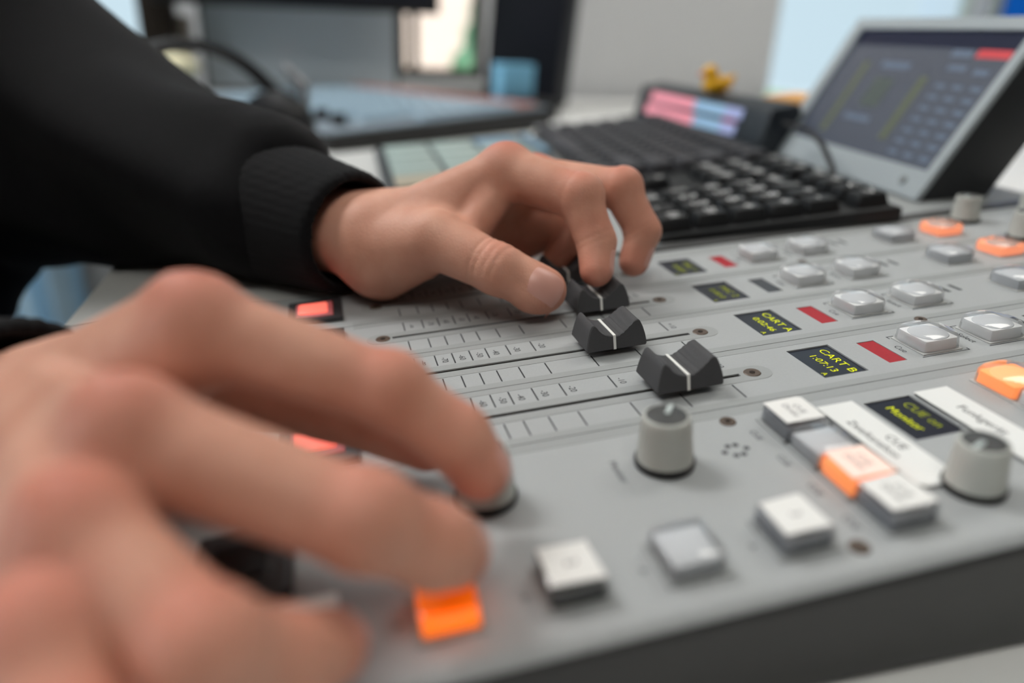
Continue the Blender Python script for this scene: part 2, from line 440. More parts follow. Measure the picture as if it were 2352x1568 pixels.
stem = box_mesh('stem', -3 * mm, 3 * mm, -.7 * mm, .7 * mm, -2 * mm, 3.6 * mm, 'black')
for k, x in ((1, 85.2), (2, 87.4), (3, 77.8), (4, 89.2)):
    f = link(fad, 'fader_cap', con, (x * mm, -40 * k * mm, 0))
    link(linem, 'index_line', f, (-.9 * mm, 0, 0)); link(stem, 'stem', f)

# --- knobs
kprof = [(8.4, 2.4), (8.4, 2.6), (7.45, 13.6), (7.2, 15.3), (6.8, 16.4), (6.1, 16.7)]
knob_me = lathe_mesh('knob', [M3((r, z, 0))[:2] for r, z in [(0, 2.4)] + kprof + [(6.0, 16.2), (0, 16.2)]], 'knob', 96, flute=.22 * mm, nf=24, frange=(2, 3))
kcap_me = lathe_mesh('knob_cap', [M3((r, z, 0))[:2] for r, z in ((0, 16.75), (5.7, 16.75), (6.0, 16.5), (6.0, 16.0))], 'knob_cap', 40)
kskirt_me = lathe_mesh('knob_skirt', [M3((r, z, 0))[:2] for r, z in ((0, 2.5), (8.3, 2.5), (8.9, 2.2), (9.1, 1.4), (9.0, .4), (8.6, 0), (0, 0))], 'black', 48)
kptr_me = box_mesh('pointer', .6 * mm, 6.0 * mm, -.75 * mm, .75 * mm, 16.4 * mm, 17.1 * mm, 'knob_pointer', bev=.25 * mm)
def knob(x, y, ang, s=1.0):
    o = link(knob_me, 'rotary_knob', con, (x * mm, y * mm, 0), (0, 0, R(ang))); o.scale = (s, s, s)
    link(kcap_me, 'knob_cap', o); link(kskirt_me, 'knob_skirt', o); link(kptr_me, 'pointer', o)
knob(63.3, -203.5, 52); knob(8.5, -204, 60); knob(137.6, -240.6, 200, .9)
for k in (1, 2, 3, 4): knob(341, -40 * k + 14, 200, .92); knob(376, -40 * k + 2, 120, .92)

# --- push buttons
def dome_mesh(half, z0, zs, rise, name, m, n=14):
    V = []; F = []
    for i in range(n + 1):
        for j in range(n + 1):
            x = -half + 2 * half * i / n; y = -half + 2 * half * j / n
            cx = max(-1, min(1, x / half)); cy = max(-1, min(1, y / half))
            # rounded square plan
            q = max(abs(cx), abs(cy)); rr = math.hypot(cx, cy)
            s = 1 - .10 * max(0, rr - 1.12) / .3
            r2 = (x * x + y * y) / (half * 1.36) ** 2
            V.append((x * s * mm, y * s * mm, (zs + rise * max(0, 1 - r2)) * mm))
    for i in range(n):
        for j in range(n):
            a = i * (n + 1) + j; F.append((a, a + n + 1, a + n + 2, a + 1))
    rim = [i * (n + 1) for i in range(n + 1)] + [n * (n + 1) + j for j in range(1, n + 1)] + [i * (n + 1) + n for i in range(n - 1, -1, -1)] + [j for j in range(n - 1, 0, -1)]
    base = len(V)
    for a in rim: V.append((V[a][0] * 1.045, V[a][1] * 1.045, z0 * mm))
    L = len(rim)
    for i in range(L): F.append((rim[i], rim[(i + 1) % L], base + (i + 1) % L, base + i))
    bm = bmesh.new(); vs = [bm.verts.new(v) for v in V]
    for f in F: bm.faces.new([vs[i] for i in f])
    bmesh.ops.recalc_face_normals(bm, faces=bm.faces)
    return bm_mesh(name, bm, m, autos=35)
lens_me = {c: dome_mesh(8.3, .2, 5.4, 2.2, 'clear_lens', c) for c in ('clear_cap', 'clear_warm')}
core_me = {m: box_mesh('button_core', -7.5 * mm, 7.5 * mm, -7.5 * mm, 7.5 * mm, .1 * mm, 4.7 * mm, m, bev=.9 * mm, vonly=True, taper=.25 * mm) for m in ('btn_white', 'btn_grey', 'btn_orange', 'btn_orange_pale')}
disc_me = {m: lathe_mesh('button_disc', [M3((r, z, 0))[:2] for r, z in ((0, 5.6), (4, 5.45), (7.0, 5.0), (7.3, 4.6))], m, 32) for m in ('btn_white', 'btn_grey', 'btn_orange_disc', 'btn_pink_disc')}
skirt_me = box_mesh('button_skirt', -8.8 * mm, 8.8 * mm, -8.8 * mm, 8.8 * mm, 0, .5 * mm, 'panel_light', bev=.2 * mm)
def round_button(x, y, kind='btn_white'):
    o = link(core_me[kind], 'push_button', con, (x * mm, y * mm, 0))
    link(lens_me['clear_warm' if 'orange' in kind else 'clear_cap'], 'clear_lens', o); link(disc_me[{'btn_white': 'btn_grey', 'btn_grey': 'btn_grey', 'btn_orange': 'btn_orange_disc', 'btn_orange_pale': 'btn_pink_disc'}[kind]], 'button_disc', o); link(skirt_me, 'button_skirt', o)
    if 'orange' in kind: o['label'] = 'push button glowing orange'
for k in (1, 2, 3, 4):
    yc = -40 * k
    round_button(194.3, yc); round_button(224.5, yc); round_button(279.5, yc, 'btn_grey')
    round_button(311, yc, 'btn_orange_pale' if k < 3 else 'btn_white')
round_button(194.3, -198.6, 'btn_orange'); round_button(194.3, -215.4); round_button(194.3, -232.2)
# square buttons with paper inserts
sq_clear = {c: box_mesh('clear_cap', -7.3 * mm, 7.3 * mm, -7.3 * mm, 7.3 * mm, .2 * mm, 6.6 * mm, c, bev=.8 * mm, taper=.35 * mm) for c in ('clear_cap', 'clear_warm')}
sq_core = {m: box_mesh('button_core', -6.5 * mm, 6.5 * mm, -6.5 * mm, 6.5 * mm, .1 * mm, 4.6 * mm, m, bev=.5 * mm) for m in ('btn_grey', 'btn_side', 'btn_orange', 'orange_full', 'bezel')}
sq_skirt = box_mesh('button_skirt', -8.3 * mm, 8.3 * mm, -8.3 * mm, 8.3 * mm, 0, .6 * mm, 'panel_band', bev=.25 * mm)
def paper_mesh(m, ragged):
    r = random.Random(ragged); P = []
    for (x, y) in ((-6.6, -6.4), (6.7, -6.6), (6.5, 6.6), (-6.4, 6.7)):
        P.append((x + r.uniform(-.5, .3), y + r.uniform(-.3, .4)))
    P.insert(3, (5.2, 7.3 if ragged % 2 else 6.5))
    return prism_mesh('paper_insert', [M3(p)[:2] for p in P], 6.75 * mm, 6.95 * mm, m, 'z')
def square_button(x, y, core='btn_grey', paper=None, txt=None, pm='paper', capm='clear_cap', ink='ink_soft', sz=3.0 * mm, rot=0, lab=None):
    o = link(sq_core[core], 'push_button', con, (x * mm, y * mm, 0), (0, 0, R(rot)))
    link(sq_clear[capm], 'clear_cap', o); link(sq_skirt, 'button_skirt', o)
    if paper is not None:
        p = link(paper_mesh(pm, paper), 'paper_insert', o)
    if txt: text('insert_text', txt, sz, ink, o, 0, 0, 7.0 if paper is not None else 6.7)
    if lab: o['label'] = lab
square_button(110, -198.4, 'btn_side', 3, 'CUE\nDirekt', 'paper'); square_button(110, -213.4, 'btn_grey')
square_button(110, -228.4, 'btn_orange', 4, 'CUE\nDirekt', 'paper_lit', 'clear_warm', lab='square push button glowing orange round its paper insert')
square_button(110, -243.4, 'btn_side', 5, 'CUE\nDirekt', 'paper')
square_button(-9.2, -243.4, 'orange_full', 2, '1', 'orange_top', 'clear_warm', 'ink', 4 * mm, lab='square push button glowing deep orange')
square_button(20.5, -243.4, 'bezel', 6, '2', sz=4 * mm, ink='ink'); square_button(50.2, -243.4, 'btn_grey'); square_button(79.8, -243.4, 'btn_side', 9, '3', sz=4 * mm)
square_button(-39, -243.4, 'btn_side', 8, '1', sz=4 * mm)
# start buttons: black bezels with red lenses at the operator end
bez_me = None
def start_button(x, y, m, hx=12.5, hy=13.3):
    V = bmesh.new()
    o = link(plate_mesh('start_button', -hx * mm, hx * mm, -hy * mm, hy * mm, 2.2 * mm, 2.2 * mm, [(-9.2 * mm, 8.4 * mm, -9.6 * mm, 9.6 * mm)], 'bezel'), 'start_button', con, (x * mm, y * mm, 0))
    V.free()
    e = box('lens_rim', -9.0 * mm, 8.2 * mm, -9.4 * mm, 9.4 * mm, 0, 2.6 * mm, 'red_lens_edge' if m == 'red_lens' else 'bezel', o, bev=.8 * mm)
    box('lens', -7.6 * mm, 5.8 * mm, -6.6 * mm, 6.6 * mm, 1.5 * mm, 3.6 * mm, m, o, bev=1.0 * mm)
    if m == 'red_lens': o['label'] = 'start button with glowing red lens in a black bezel'
start_button(-38.5, -38.5, 'red_lens'); start_button(-38.5, -79, 'bezel'); start_button(-38.5, -119, 'bezel'); start_button(-37.5, -160, 'red_lens')
start_button(-56, -214, 'black', 12, 13)
# label tapes
def tape(x0, x1, y0, y1, lines, rot, tip=True):
    o = prism('label_tape', [M3(p)[:2] for p in ((x0, y1), (x0, y0 + 1.6), (x0 + 1.6, y0), (x1 - 1.6, y0), (x1, y0 + 1.6), (x1, y1))], 1.0 * mm, 1.25 * mm, 'tape', con, 'z')
    for s, sz, dx, dy in lines: text('handwriting', s, sz, 'ink', o, (x0 + x1) / 2 + dx, (y0 + y1) / 2 + dy, 1.3)
    box('tape_backing', (x0 + .3) * mm, (x1 - .3) * mm, (y0 + 1) * mm, (y1 - .3) * mm, .0, 1.0 * mm, 'clear_cap', o)
tape(123.8, 137.2, -237.6, -191, [('CUE', 4.2 * mm, 2.4, -2.5), ('Zweikanalton', 4.0 * mm, -2.6, 1.5)], 0)
tape(160.1, 173.4, -237.6, -192.6, [('Funkgerät', 4.6 * mm, 0, 1)], 0)
# ================================================================== THE PERSON
def skin_material(name='skin'):
    m = bpy.data.materials.new(name); m.use_nodes = True; nt = m.node_tree; b = nt.nodes['Principled BSDF']
    tc = nt.nodes.new('ShaderNodeTexCoord'); at = nt.nodes.new('ShaderNodeAttribute'); at.attribute_name = 'red'
    n = nt.nodes.new('ShaderNodeTexNoise'); n.inputs['Scale'].default_value = 55; n.inputs['Detail'].default_value = 5
    nt.links.new(tc.outputs['Object'], n.inputs['Vector'])
    mx = nt.nodes.new('ShaderNodeMix'); mx.data_type = 'RGBA'
    mx.inputs[6].default_value = srgb((188, 124, 100)) + (1,); mx.inputs[7].default_value = srgb((224, 174, 152)) + (1,)
    nt.links.new(n.outputs['Fac'], mx.inputs[0])
    mr = nt.nodes.new('ShaderNodeMix'); mr.data_type = 'RGBA'; mr.inputs[7].default_value = srgb((200, 98, 80)) + (1,)
    nt.links.new(at.outputs['Fac'], mr.inputs[0]); nt.links.new(mx.outputs[2], mr.inputs[6])
    nt.links.new(mr.outputs[2], b.inputs['Base Color'])
    b.inputs['Roughness'].default_value = .56; b.inputs['Specular IOR Level'].default_value = .32
    b.inputs['Subsurface Weight'].default_value = .15; b.inputs['Subsurface Radius'].default_value = (.0035, .0014, .0008); b.inputs['Subsurface Scale'].default_value = 1.0
    v = nt.nodes.new('ShaderNodeTexVoronoi'); v.inputs['Scale'].default_value = 900
    n2 = nt.nodes.new('ShaderNodeTexNoise'); n2.inputs['Scale'].default_value = 420; n2.inputs['Detail'].default_value = 4
    nt.links.new(tc.outputs['Object'], v.inputs['Vector']); nt.links.new(tc.outputs['Object'], n2.inputs['Vector'])
    ad = nt.nodes.new('ShaderNodeMath'); ad.operation = 'ADD'; nt.links.new(v.outputs['Distance'], ad.inputs[0]); nt.links.new(n2.outputs['Fac'], ad.inputs[1])
    bp = nt.nodes.new('ShaderNodeBump'); bp.inputs['Strength'].default_value = .28; bp.inputs['Distance'].default_value = .0003
    nt.links.new(ad.outputs[0], bp.inputs['Height']); nt.links.new(bp.outputs['Normal'], b.inputs['Normal'])
    MATS[name] = m
skin_material()
mat('nail', (214, 160, 146), .34, .5)
mat('hoodie', (20, 20, 22), .9, .1, noise=.25, nscale=350, bump=.5, bscale=1800, sheen=.06)
mat('cuff', (21, 21, 23), .9, .1, noise=.2, nscale=500, bump=.6, bscale=2200, sheen=.06)
mat('jeans', (70, 92, 124), .8, .2, noise=.25, nscale=40, bump=.5, bscale=1500)
mat('hair', (52, 38, 28), .6, .3, noise=.3, nscale=120)

# --- signed distance tools (panel millimetres)
def rcone(P, a, b, ra, rb):
    a = np.asarray(a, np.float32); b = np.asarray(b, np.float32); d = b - a; L2 = float(d @ d)
    t = np.clip(((P - a) @ d) / L2, 0, 1)
    q = P - a - t[..., None] * d
    return np.sqrt((q * q).sum(-1)) - (ra + (rb - ra) * t)
def ball(P, c, r):
    q = P - np.asarray(c, np.float32); return np.sqrt((q * q).sum(-1)) - r
def ellip(P, c, r, M=None):
    q = P - np.asarray(c, np.float32)
    if M is not None: q = q @ np.asarray(M, np.float32).T
    r = np.asarray(r, np.float32)
    k0 = np.sqrt(((q / r) ** 2).sum(-1)); k1 = np.sqrt(((q / (r * r)) ** 2).sum(-1)) + 1e-9
    return k0 * (k0 - 1) / k1
def smin(a, b, k):
    h = np.clip(.5 + .5 * (b - a) / k, 0, 1)
    return b + (a - b) * h - k * h * (1 - h)
def smax(a, b, k): return -smin(-a, -b, k)
def crease(P, a, b, pos, amp, w):
    """ring grooves round the bone a-b at the given positions (mm from a)"""
    a = np.asarray(a, np.float32); d = np.asarray(b, np.float32) - a; L = np.linalg.norm(d); d = d / L
    t = (P - a) @ d; out = 0
    for p in pos: out = out + amp * np.exp(-((t - p) / w) ** 2)
    return out
def surfnet(fn, lo, hi, h, block=None):
    lo = np.array(lo, np.float32); n = np.ceil((np.array(hi) - lo) / h).astype(int) + 1
    ax = [lo[i] + h * np.arange(n[i], dtype=np.float32) for i in range(3)]
    # coarse pass to find blocks near the surface
    B = 8; nb = np.ceil((n - 1) / B).astype(int)
    cx = [lo[i] + h * (np.arange(nb[i]) * B + B / 2) for i in range(3)]
    CP = np.stack(np.meshgrid(*cx, indexing='ij'), -1).astype(np.float32)
    CF = fn(CP.reshape(-1, 3)).reshape(nb)
    F = np.repeat(np.repeat(np.repeat(CF, B, 0), B, 1), B, 2)
    F = np.pad(F, [(0, 1)] * 3, mode='edge')[:n[0], :n[1], :n[2]].astype(np.float32)
    if any(F.shape[i] < n[i] for i in range(3)):
        F = np.pad(F, [(0, n[i] - F.shape[i]) for i in range(3)], mode='edge')
    near = np.argwhere(np.abs(CF) < h * B * 1.35)
    off = np.stack(np.meshgrid(*[np.arange(B + 1)] * 3, indexing='ij'), -1).reshape(-1, 3)
    CH = 400
    for s in range(0, len(near), CH):
        idx = (near[s:s + CH, None, :] * B + off[None]).reshape(-1, 3)
        idx = np.minimum(idx, n - 1)
        P = lo + h * idx.astype(np.float32)
        F[idx[:, 0], idx[:, 1], idx[:, 2]] = fn(P)
    Sg = F < 0
    c = [Sg[i:n[0] - 1 + i, j:n[1] - 1 + j, k:n[2] - 1 + k] for i in (0, 1) for j in (0, 1) for k in (0, 1)]
    cnt = sum(x.astype(np.int8) for x in c)
    cells = np.argwhere((cnt > 0) & (cnt < 8))
    ids = -np.ones(n - 1, np.int64); ids[tuple(cells.T)] = np.arange(len(cells))
    acc = np.zeros((len(cells), 3)); num = np.zeros(len(cells))
    cor = [np.array((i, j, k)) for i in (0, 1) for j in (0, 1) for k in (0, 1)]
    for a in range(8):
        for b in range(a + 1, 8):
            dlt = cor[b] - cor[a]
            if abs(dlt).sum() != 1: continue
            fa = F[tuple((cells + cor[a]).T)]; fb = F[tuple((cells + cor[b]).T)]
            m = (fa < 0) != (fb < 0)
            t = fa[m] / (fa[m] - fb[m])
            acc[m] += cor[a] + t[:, None] * dlt; num[m] += 1
    V = lo + h * (cells + acc / num[:, None])
    faces = []
    for axn in range(3):
        u, v = (axn + 1) % 3, (axn + 2) % 3
        sl0 = [slice(None)] * 3; sl1 = [slice(None)] * 3
        sl0[axn] = slice(0, n[axn] - 1); sl1[axn] = slice(1, n[axn])
        s0 = Sg[tuple(sl0)]; s1 = Sg[tuple(sl1)]
        e = np.argwhere(s0 != s1)
        e = e[(e[:, u] > 0) & (e[:, v] > 0) & (e[:, u] < n[u] - 1) & (e[:, v] < n[v] - 1)]
        if not len(e): continue
        fl = s0[tuple(e.T)]
        q = []
        for du, dv in ((-1, -1), (0, -1), (0, 0), (-1, 0)):
            w = e.copy(); w[:, u] += du; w[:, v] += dv; q.append(ids[tuple(w.T)])
        q = np.stack(q, 1)
        q[~fl] = q[~fl][:, ::-1]
        faces.append(q)
    Fq = np.concatenate(faces); Fq = Fq[(Fq >= 0).all(1)]
    return V, Fq
def np_mesh(name, V, Fq, m, parent, red=None):
    me = bpy.data.meshes.new(name)
    me.vertices.add(len(V)); me.vertices.foreach_set('co', np.ascontiguousarray(V, np.float32).ravel())
    me.loops.add(Fq.size); me.loops.foreach_set('vertex_index', Fq.astype(np.int32).ravel())
    me.polygons.add(len(Fq)); me.polygons.foreach_set('loop_start', np.arange(0, Fq.size, 4, dtype=np.int32))
    me.polygons.foreach_set('loop_total', np.full(len(Fq), 4, np.int32))
    me.polygons.foreach_set('use_smooth', np.ones(len(Fq), bool))
    me.update(calc_edges=True); me.validate()
    if red is not None:
        a = me.attributes.new('red', 'FLOAT', 'POINT'); a.data.foreach_set('value', red.astype(np.float32))
    me.materials.append(MATS[m])
    o = bpy.data.objects.new(name, me); COL.objects.link(o)
    if parent: o.parent = parent
    return o
A3 = lambda *p: np.array(p, np.float32)

# --- left hand (on the faders)
LW = A3(-16, -18, 33)
LH = dict(
    thumb=([A3(-4, -32, 23), A3(20, -53, 33.5), A3(43, -77, 24), A3(61.5, -83.5, 14)], [16, 13.3, 11.2, 10.2]),
    index=([A3(60, -30, 56.5), A3(86, -61, 48), A3(90.5, -71.5, 29.5), A3(87.5, -80, 18.8)], [12.6, 10.4, 8.9, 7.6]),
    middle=([A3(80, -8, 47), A3(113.5, -43, 45.5), A3(121.5, -53, 26), A3(115.5, -57, 12.5)], [11.5, 9.8, 8.6, 7.4]),
    ring=([A3(86, 12, 42), A3(104, -20, 38), A3(95, -29, 21), A3(84, -33, 10.5)], [11, 9.6, 8.8, 8]),
    little=([A3(82, 28, 34), A3(88, -2, 31), A3(77, -12, 17), A3(66, -17, 10)], [10, 8.2, 7.2, 6.4]))
def fing(P, J, r, kf=3.0):
    d = rcone(P, J[0], J[1], r[0], r[1] * .97)
    d = smin(d, rcone(P, J[1], J[2], r[1], r[2] * .98), kf)
    d = smin(d, rcone(P, J[2], J[3], r[2], r[3]), kf)
    return d
def left_hand(P):
    T, I, M_, Rg, L = (LH[k] for k in ('thumb', 'index', 'middle', 'ring', 'little'))
    palm = rcone(P, A3(-6, -24, 30), I[0][0] + A3(-2, 0, -2), 15.5, 13)
    palm = smin(palm, rcone(P, A3(-7, -8, 31), M_[0][0] + A3(-2, 0, -2), 15, 12.5), 9)
    palm = smin(palm, rcone(P, A3(-6, 6, 27), Rg[0][0] + A3(-2, 0, -2), 15, 12), 9)
    palm = smin(palm, rcone(P, A3(-4, 16, 23), L[0][0] + A3(-2, 0, -2), 14, 11), 9)
    # wrist / forearm
    wr = smin(rcone(P, A3(-8, -22, 28), A3(-70, 40, 36), 19.5, 24), rcone(P, A3(-2, 2, 25), A3(-52, 62, 32), 17, 22), 14)
    d = smin(palm, wr, 14)
    # thenar and heel of the hand resting on the panel
    d = smin(d, rcone(P, A3(-4, -30, 19), A3(12, -42, 27), 18.5, 15), 10)
    d = smin(d, rcone(P, A3(-2, 10, 16), A3(40, 26, 24), 14, 12), 10)
    th = fing(P, T[0], T[1], 3.5)
    th = smin(th, ball(P, A3(57, -83.5, 14.8), 10.6), 3)
    th = th + crease(P, T[0][1], T[0][2], (26, 29.2, 33.4, 37.2), .42, .7) * np.clip((P[..., 2] - 20) / 6, 0, 1)
    # web between thumb and index
    d = smin(d, rcone(P, A3(12, -40, 31), A3(40, -34, 40), 13, 10.5), 7)
    d = smin(d, rcone(P, A3(52, -37, 47), A3(39, -47, 35), 9.5, 8.5), 3.5)
    # palm pads below the knuckles, hollow of the hand
    d = smin(d, rcone(P, A3(30, -18, 24), A3(72, 2, 34), 14, 12), 9)
    d = smin(d, rcone(P, A3(40, -8, 19), A3(74, -4, 20), 16, 15), 8)
    d = smin(d, rcone(P, A3(74, -4, 20), A3(90, -18, 22), 13, 11), 5)
    d = smin(d, rcone(P, A3(62, -18, 42), A3(84, 16, 32), 10, 11), 6)
    bi = I[0][1] - I[0][0]; bi = bi / np.linalg.norm(bi); ti = (P - I[0][0]) @ bi
    msk = np.clip((54 - P[..., 2]) / 8, 0, 1) * np.clip((-24 - P[..., 1]) / 8, 0, 1)
    groove = (np.exp(-((ti + 3) / 1.3) ** 2) + .9 * np.exp(-((ti - 11) / 1.3) ** 2)) * 1.5 * msk * np.exp(-(((P - I[0][0]) ** 2).sum(-1)) / 19.0 ** 2)
    out = smin(d, th, 6)
    for (J, r), kk in ((I, 5.5), (M_, 4.5), (Rg, 4.5), (L, 4.5)):
        f = fing(P, J, r)
        up = A3(.25, -.1, .95)
        f = smin(f, ball(P, J[0] + up * 2.2, r[0] * .92), 4)
        f = smin(f, ball(P, J[1] + A3(2, 0, 1.2), r[1] * .93), 3)
        bax = J[2] - J[1]; Lb = float(np.linalg.norm(bax))
        f = f + crease(P, J[1], J[2], (Lb - 1.5, Lb + 1.2), .28, .7)
        f = f + crease(P, J[0], J[1], (float(np.linalg.norm(J[1] - J[0])) - 3,), .35, 1.2)
        out = np.minimum(out, smin(d, f, kk))
    return out + groove
# --- right hand (turning the knob)
RH = dict(
    thumb=([A3(-92, -168, 36), A3(-58, -166, 30), A3(-30, -178, 24), A3(-5, -192, 15)], [15, 12.5, 10.5, 9]),
    index=([A3(-56, -200, 61), A3(-15, -212, 43), A3(0, -217, 29.5), A3(5, -218.5, 20)], [10.8, 9.2, 8.5, 7.9]),
    middle=([A3(-65, -235, 53), A3(-24, -252, 36.5), A3(-11, -250, 25.5), A3(-6.5, -243, 17)], [11, 9.8, 9.0, 8.4]),
    ring=([A3(-71, -254, 45), A3(-50, -277, 37), A3(-40, -271, 25), A3(-34, -262, 16.5)], [10.4, 8.9, 8.2, 7.6]),
    little=([A3(-74, -270, 38), A3(-67, -288, 33), A3(-56, -286, 17), A3(-50, -278, 10)], [9.6, 8.3, 7.4, 6.8]))
def right_hand(P):
    T, I, M_, Rg, L = (RH[k] for k in ('thumb', 'index', 'middle', 'ring', 'little'))
    base = [A3(-104, -171, 34), A3(-108, -179, 33), A3(-112, -189, 29), A3(-114, -199, 22)]
    palm = rcone(P, base[0], I[0][0] + A3(-2, 0, -3), 15, 12.5)
    for b0, f, rr in ((base[1], M_, 12.5), (base[2], Rg, 12), (base[3], L, 11)):
        palm = smin(palm, rcone(P, b0, f[0][0] + A3(-2, 0, -3), 14.5, rr * .95), 5)
    wr = smin(rcone(P, base[0] + A3(0, 4, -6), A3(-200, -112, 18), 17, 22), rcone(P, base[3], A3(-210, -135, 14), 16, 23), 14)
    d = smin(palm, wr, 14)
    d = smin(d, rcone(P, A3(-106, -174, 20), A3(-80, -174, 25), 15, 14), 10)
    d = smin(d, rcone(P, A3(-110, -202, 16), A3(-82, -254, 24), 13, 11), 10)
    th = fing(P, T[0], T[1], 3.5)
    d2 = smin(d, rcone(P, A3(-84, -172, 38), A3(-64, -188, 46), 10, 9), 8)
    out = smin(d2, th, 6)
    for (J, r), kk in ((I, 5), (M_, 4.5), (Rg, 4.5), (L, 4.5)):
        f = fing(P, J, r)
        f = smin(f, ball(P, J[0] + A3(.2, -.1, 1) * 3.6, r[0] * .9), 4)
        f = smin(f, ball(P, J[1] + A3(.8, -.6, .8) * 1.3, r[1] * .96), 3)
        out = np.minimum(out, smin(d2, f, kk))
    # extensor tendons
    for b0, f in ((base[0], I), (base[1], M_), (base[2], Rg)):
        out = smin(out, rcone(P, b0 + A3(10, -6, 15), f[0][0] + A3(-4, 1, 8.8), 2.2, 3.0), 6)
    return out
def redness(V, H):
    r = np.zeros(len(V))
    for k, (J, rad) in H.items():
        for j, s, w in ((0, .75, 9), (1, .5, 8), (2, .35, 7), (3, .55, 9)):
            if k == 'thumb' and j < 2: continue
            c = J[j] + A3(0, 0, rad[j] * .7 if j < 3 else 0)
            r = np.maximum(r, s * np.exp(-(((V - c) ** 2).sum(1)) / (w * w)))
    return np.clip(r, 0, 1)
VL, FL = surfnet(left_hand, (-92, -104, -3), (142, 60, 76), .95)
VR, FR = surfnet(right_hand, (-232, -308, -3), (20, -105, 82), 1.2)
redL = redness(VL, LH); redR = redness(VR, RH)

# rest of the body (mostly hidden by clothes): arms, trunk, neck, head, legs
SH_L, SH_R = A3(-410, 255, 395), A3(-410, -135, 395)
EL_L, EL_R = A3(-200, 160, 80), A3(-335, -40, 25)
HIP = A3(-470, 60, -180)
def body_core(P):
    d = smin(rcone(P, A3(-50, 45, 33), EL_L, 24, 36), rcone(P, EL_L, SH_L, 38, 46), 20)
    d2 = smin(rcone(P, A3(-190, -120, 16), EL_R, 24, 36), rcone(P, EL_R, SH_R, 38, 46), 20)
    tr = smin(ellip(P, A3(-455, 60, 250), (105, 165, 210)), ellip(P, A3(-470, 60, -60), (110, 150, 190)), 60)
    tr = smin(tr, rcone(P, A3(-440, 60, 400), A3(-425, 60, 500), 60, 52), 30)
    # head with jaw, nose, brow, ears
    hd = ellip(P, A3(-415, 60, 615), (98, 76, 112))
    hd = smin(hd, ellip(P, A3(-375, 60, 555), (58, 52, 55)), 25)
    hd = smin(hd, rcone(P, A3(-322, 60, 610), A3(-305, 60, 582), 8, 12), 10)
    hd = smin(hd, rcone(P, A3(-330, 30, 632), A3(-330, 90, 632), 10, 10), 12)
    for s in (-1, 1):
        hd = smax(hd, -ellip(P, A3(-318, 60 + s * 32, 610), (16, 15, 10)), 8)
        hd = smin(hd, ball(P, A3(-333, 60 + s * 31, 610), 12), 3)
        hd = smin(hd, ellip(P, A3(-420, 60 + s * 78, 600), (18, 7, 30)), 5)
    hd = smin(hd, rcone(P, A3(-318, 38, 547), A3(-318, 82, 547), 6, 6), 6)
    d = np.minimum(smin(tr, d, 30), smin(tr, d2, 30))
    d = smin(d, hd, 18)
    for s in (-1, 1):
        hp = HIP + A3(0, s * 85, -20); kn = A3(-95, 60 + s * 120, -210); an = A3(-70, 60 + s * 120, -640)
        lg = smin(rcone(P, hp, kn, 78, 56), rcone(P, kn, an, 54, 38), 20)
        d = smin(d, lg, 25)
    return d
VB, FB = surfnet(body_core, (-600, -200, -715), (0, 340, 740), 11)
person = empty('person', 'person in a black hoodie with one hand on a fader and one on a knob', 'person', loc=PW((-470, 60, -260)))
pinv = Vector(person.location)
def toworld(V): return PW(V) - np.array(pinv)
Vall = np.concatenate([VL, VR, VB]); Fall = np.concatenate([FL, FR + len(VL), FB + len(VL) + len(VR)])
body = np_mesh('body', toworld(Vall), Fall, 'skin', person, np.concatenate([redL, redR, np.zeros(len(VB))]))

# --- finger nails that follow the finger surface
def nail(fn, c, axis, nrm, half_l, half_w, name='fingernail'):
    c = np.array(c, float); a = np.array(axis, float); a /= np.linalg.norm(a)
    nv = np.array(nrm, float); nv -= a * (nv @ a); nv /= np.linalg.norm(nv); s = np.cross(nv, a)
    n, k = 13, 11
    G = []
    for i in range(n):
        for j in range(k):
            u = -1 + 2 * i / (n - 1); v = -1 + 2 * j / (k - 1)
            # rounded outline
            x = u * np.sqrt(max(0, 1 - v * v * .42)); y = v * np.sqrt(max(0, 1 - u * u * .32))
            G.append(c + a * x * half_l + s * y * half_w)
    G = np.array(G, np.float32)
    lo = np.full(len(G), -14.0); hi = np.full(len(G), 16.0)
    for _ in range(22):
        mid = (lo + hi) / 2; f = fn((G + mid[:, None] * nv).astype(np.float32)); ins = f < 0
        lo = np.where(ins, mid, lo); hi = np.where(ins, hi, mid)
    pos = G + hi[:, None] * nv
    uu = np.repeat(np.linspace(-1, 1, n), k); vv = np.tile(np.linspace(-1, 1, k), n)
    edge = np.maximum(np.abs(uu), np.abs(vv))
    lift = np.where(edge > .95, -.3, .16) + np.where(uu > .6, .12, 0) * (edge <= .95)
    pos = pos + lift[:, None] * nv
    F = [(i * k + j, i * k + j + 1, (i + 1) * k + j + 1, (i + 1) * k + j) for i in range(n - 1) for j in range(k - 1)]
    mk(name, toworld(pos), F, 'nail', person, smooth=True)
VIEW = A3(-19.6, -368.8, 123.6)
def vdir(p): d = VIEW - np.array(p); return d / np.linalg.norm(d)
nail(left_hand, (60.2, -84, 13), (18, -7, -10), (.06, -.78, .60), 9.0, 8.0)
nail(left_hand, (88.2, -77.5, 20.5), (-3, -8.5, -11.5), (.86, -.46, .25), 6.2, 4.8)
nail(left_hand, (116.5, -56.5, 15.5), (-6, -4, -14), (.86, -.50, .1), 6.0, 4.7)
nail(right_hand, (7, -219, 20), (5, -1.5, -9), (.9, -.25, .35), 6, 4.9)
nail(right_hand, (-5, -242, 17), (4.5, 7, -9.5), (.85, -.1, .45), 6, 5)
nail(right_hand, (-33, -261, 16), (3, 10, -9), (.8, .1, .5), 5.5, 4.6)

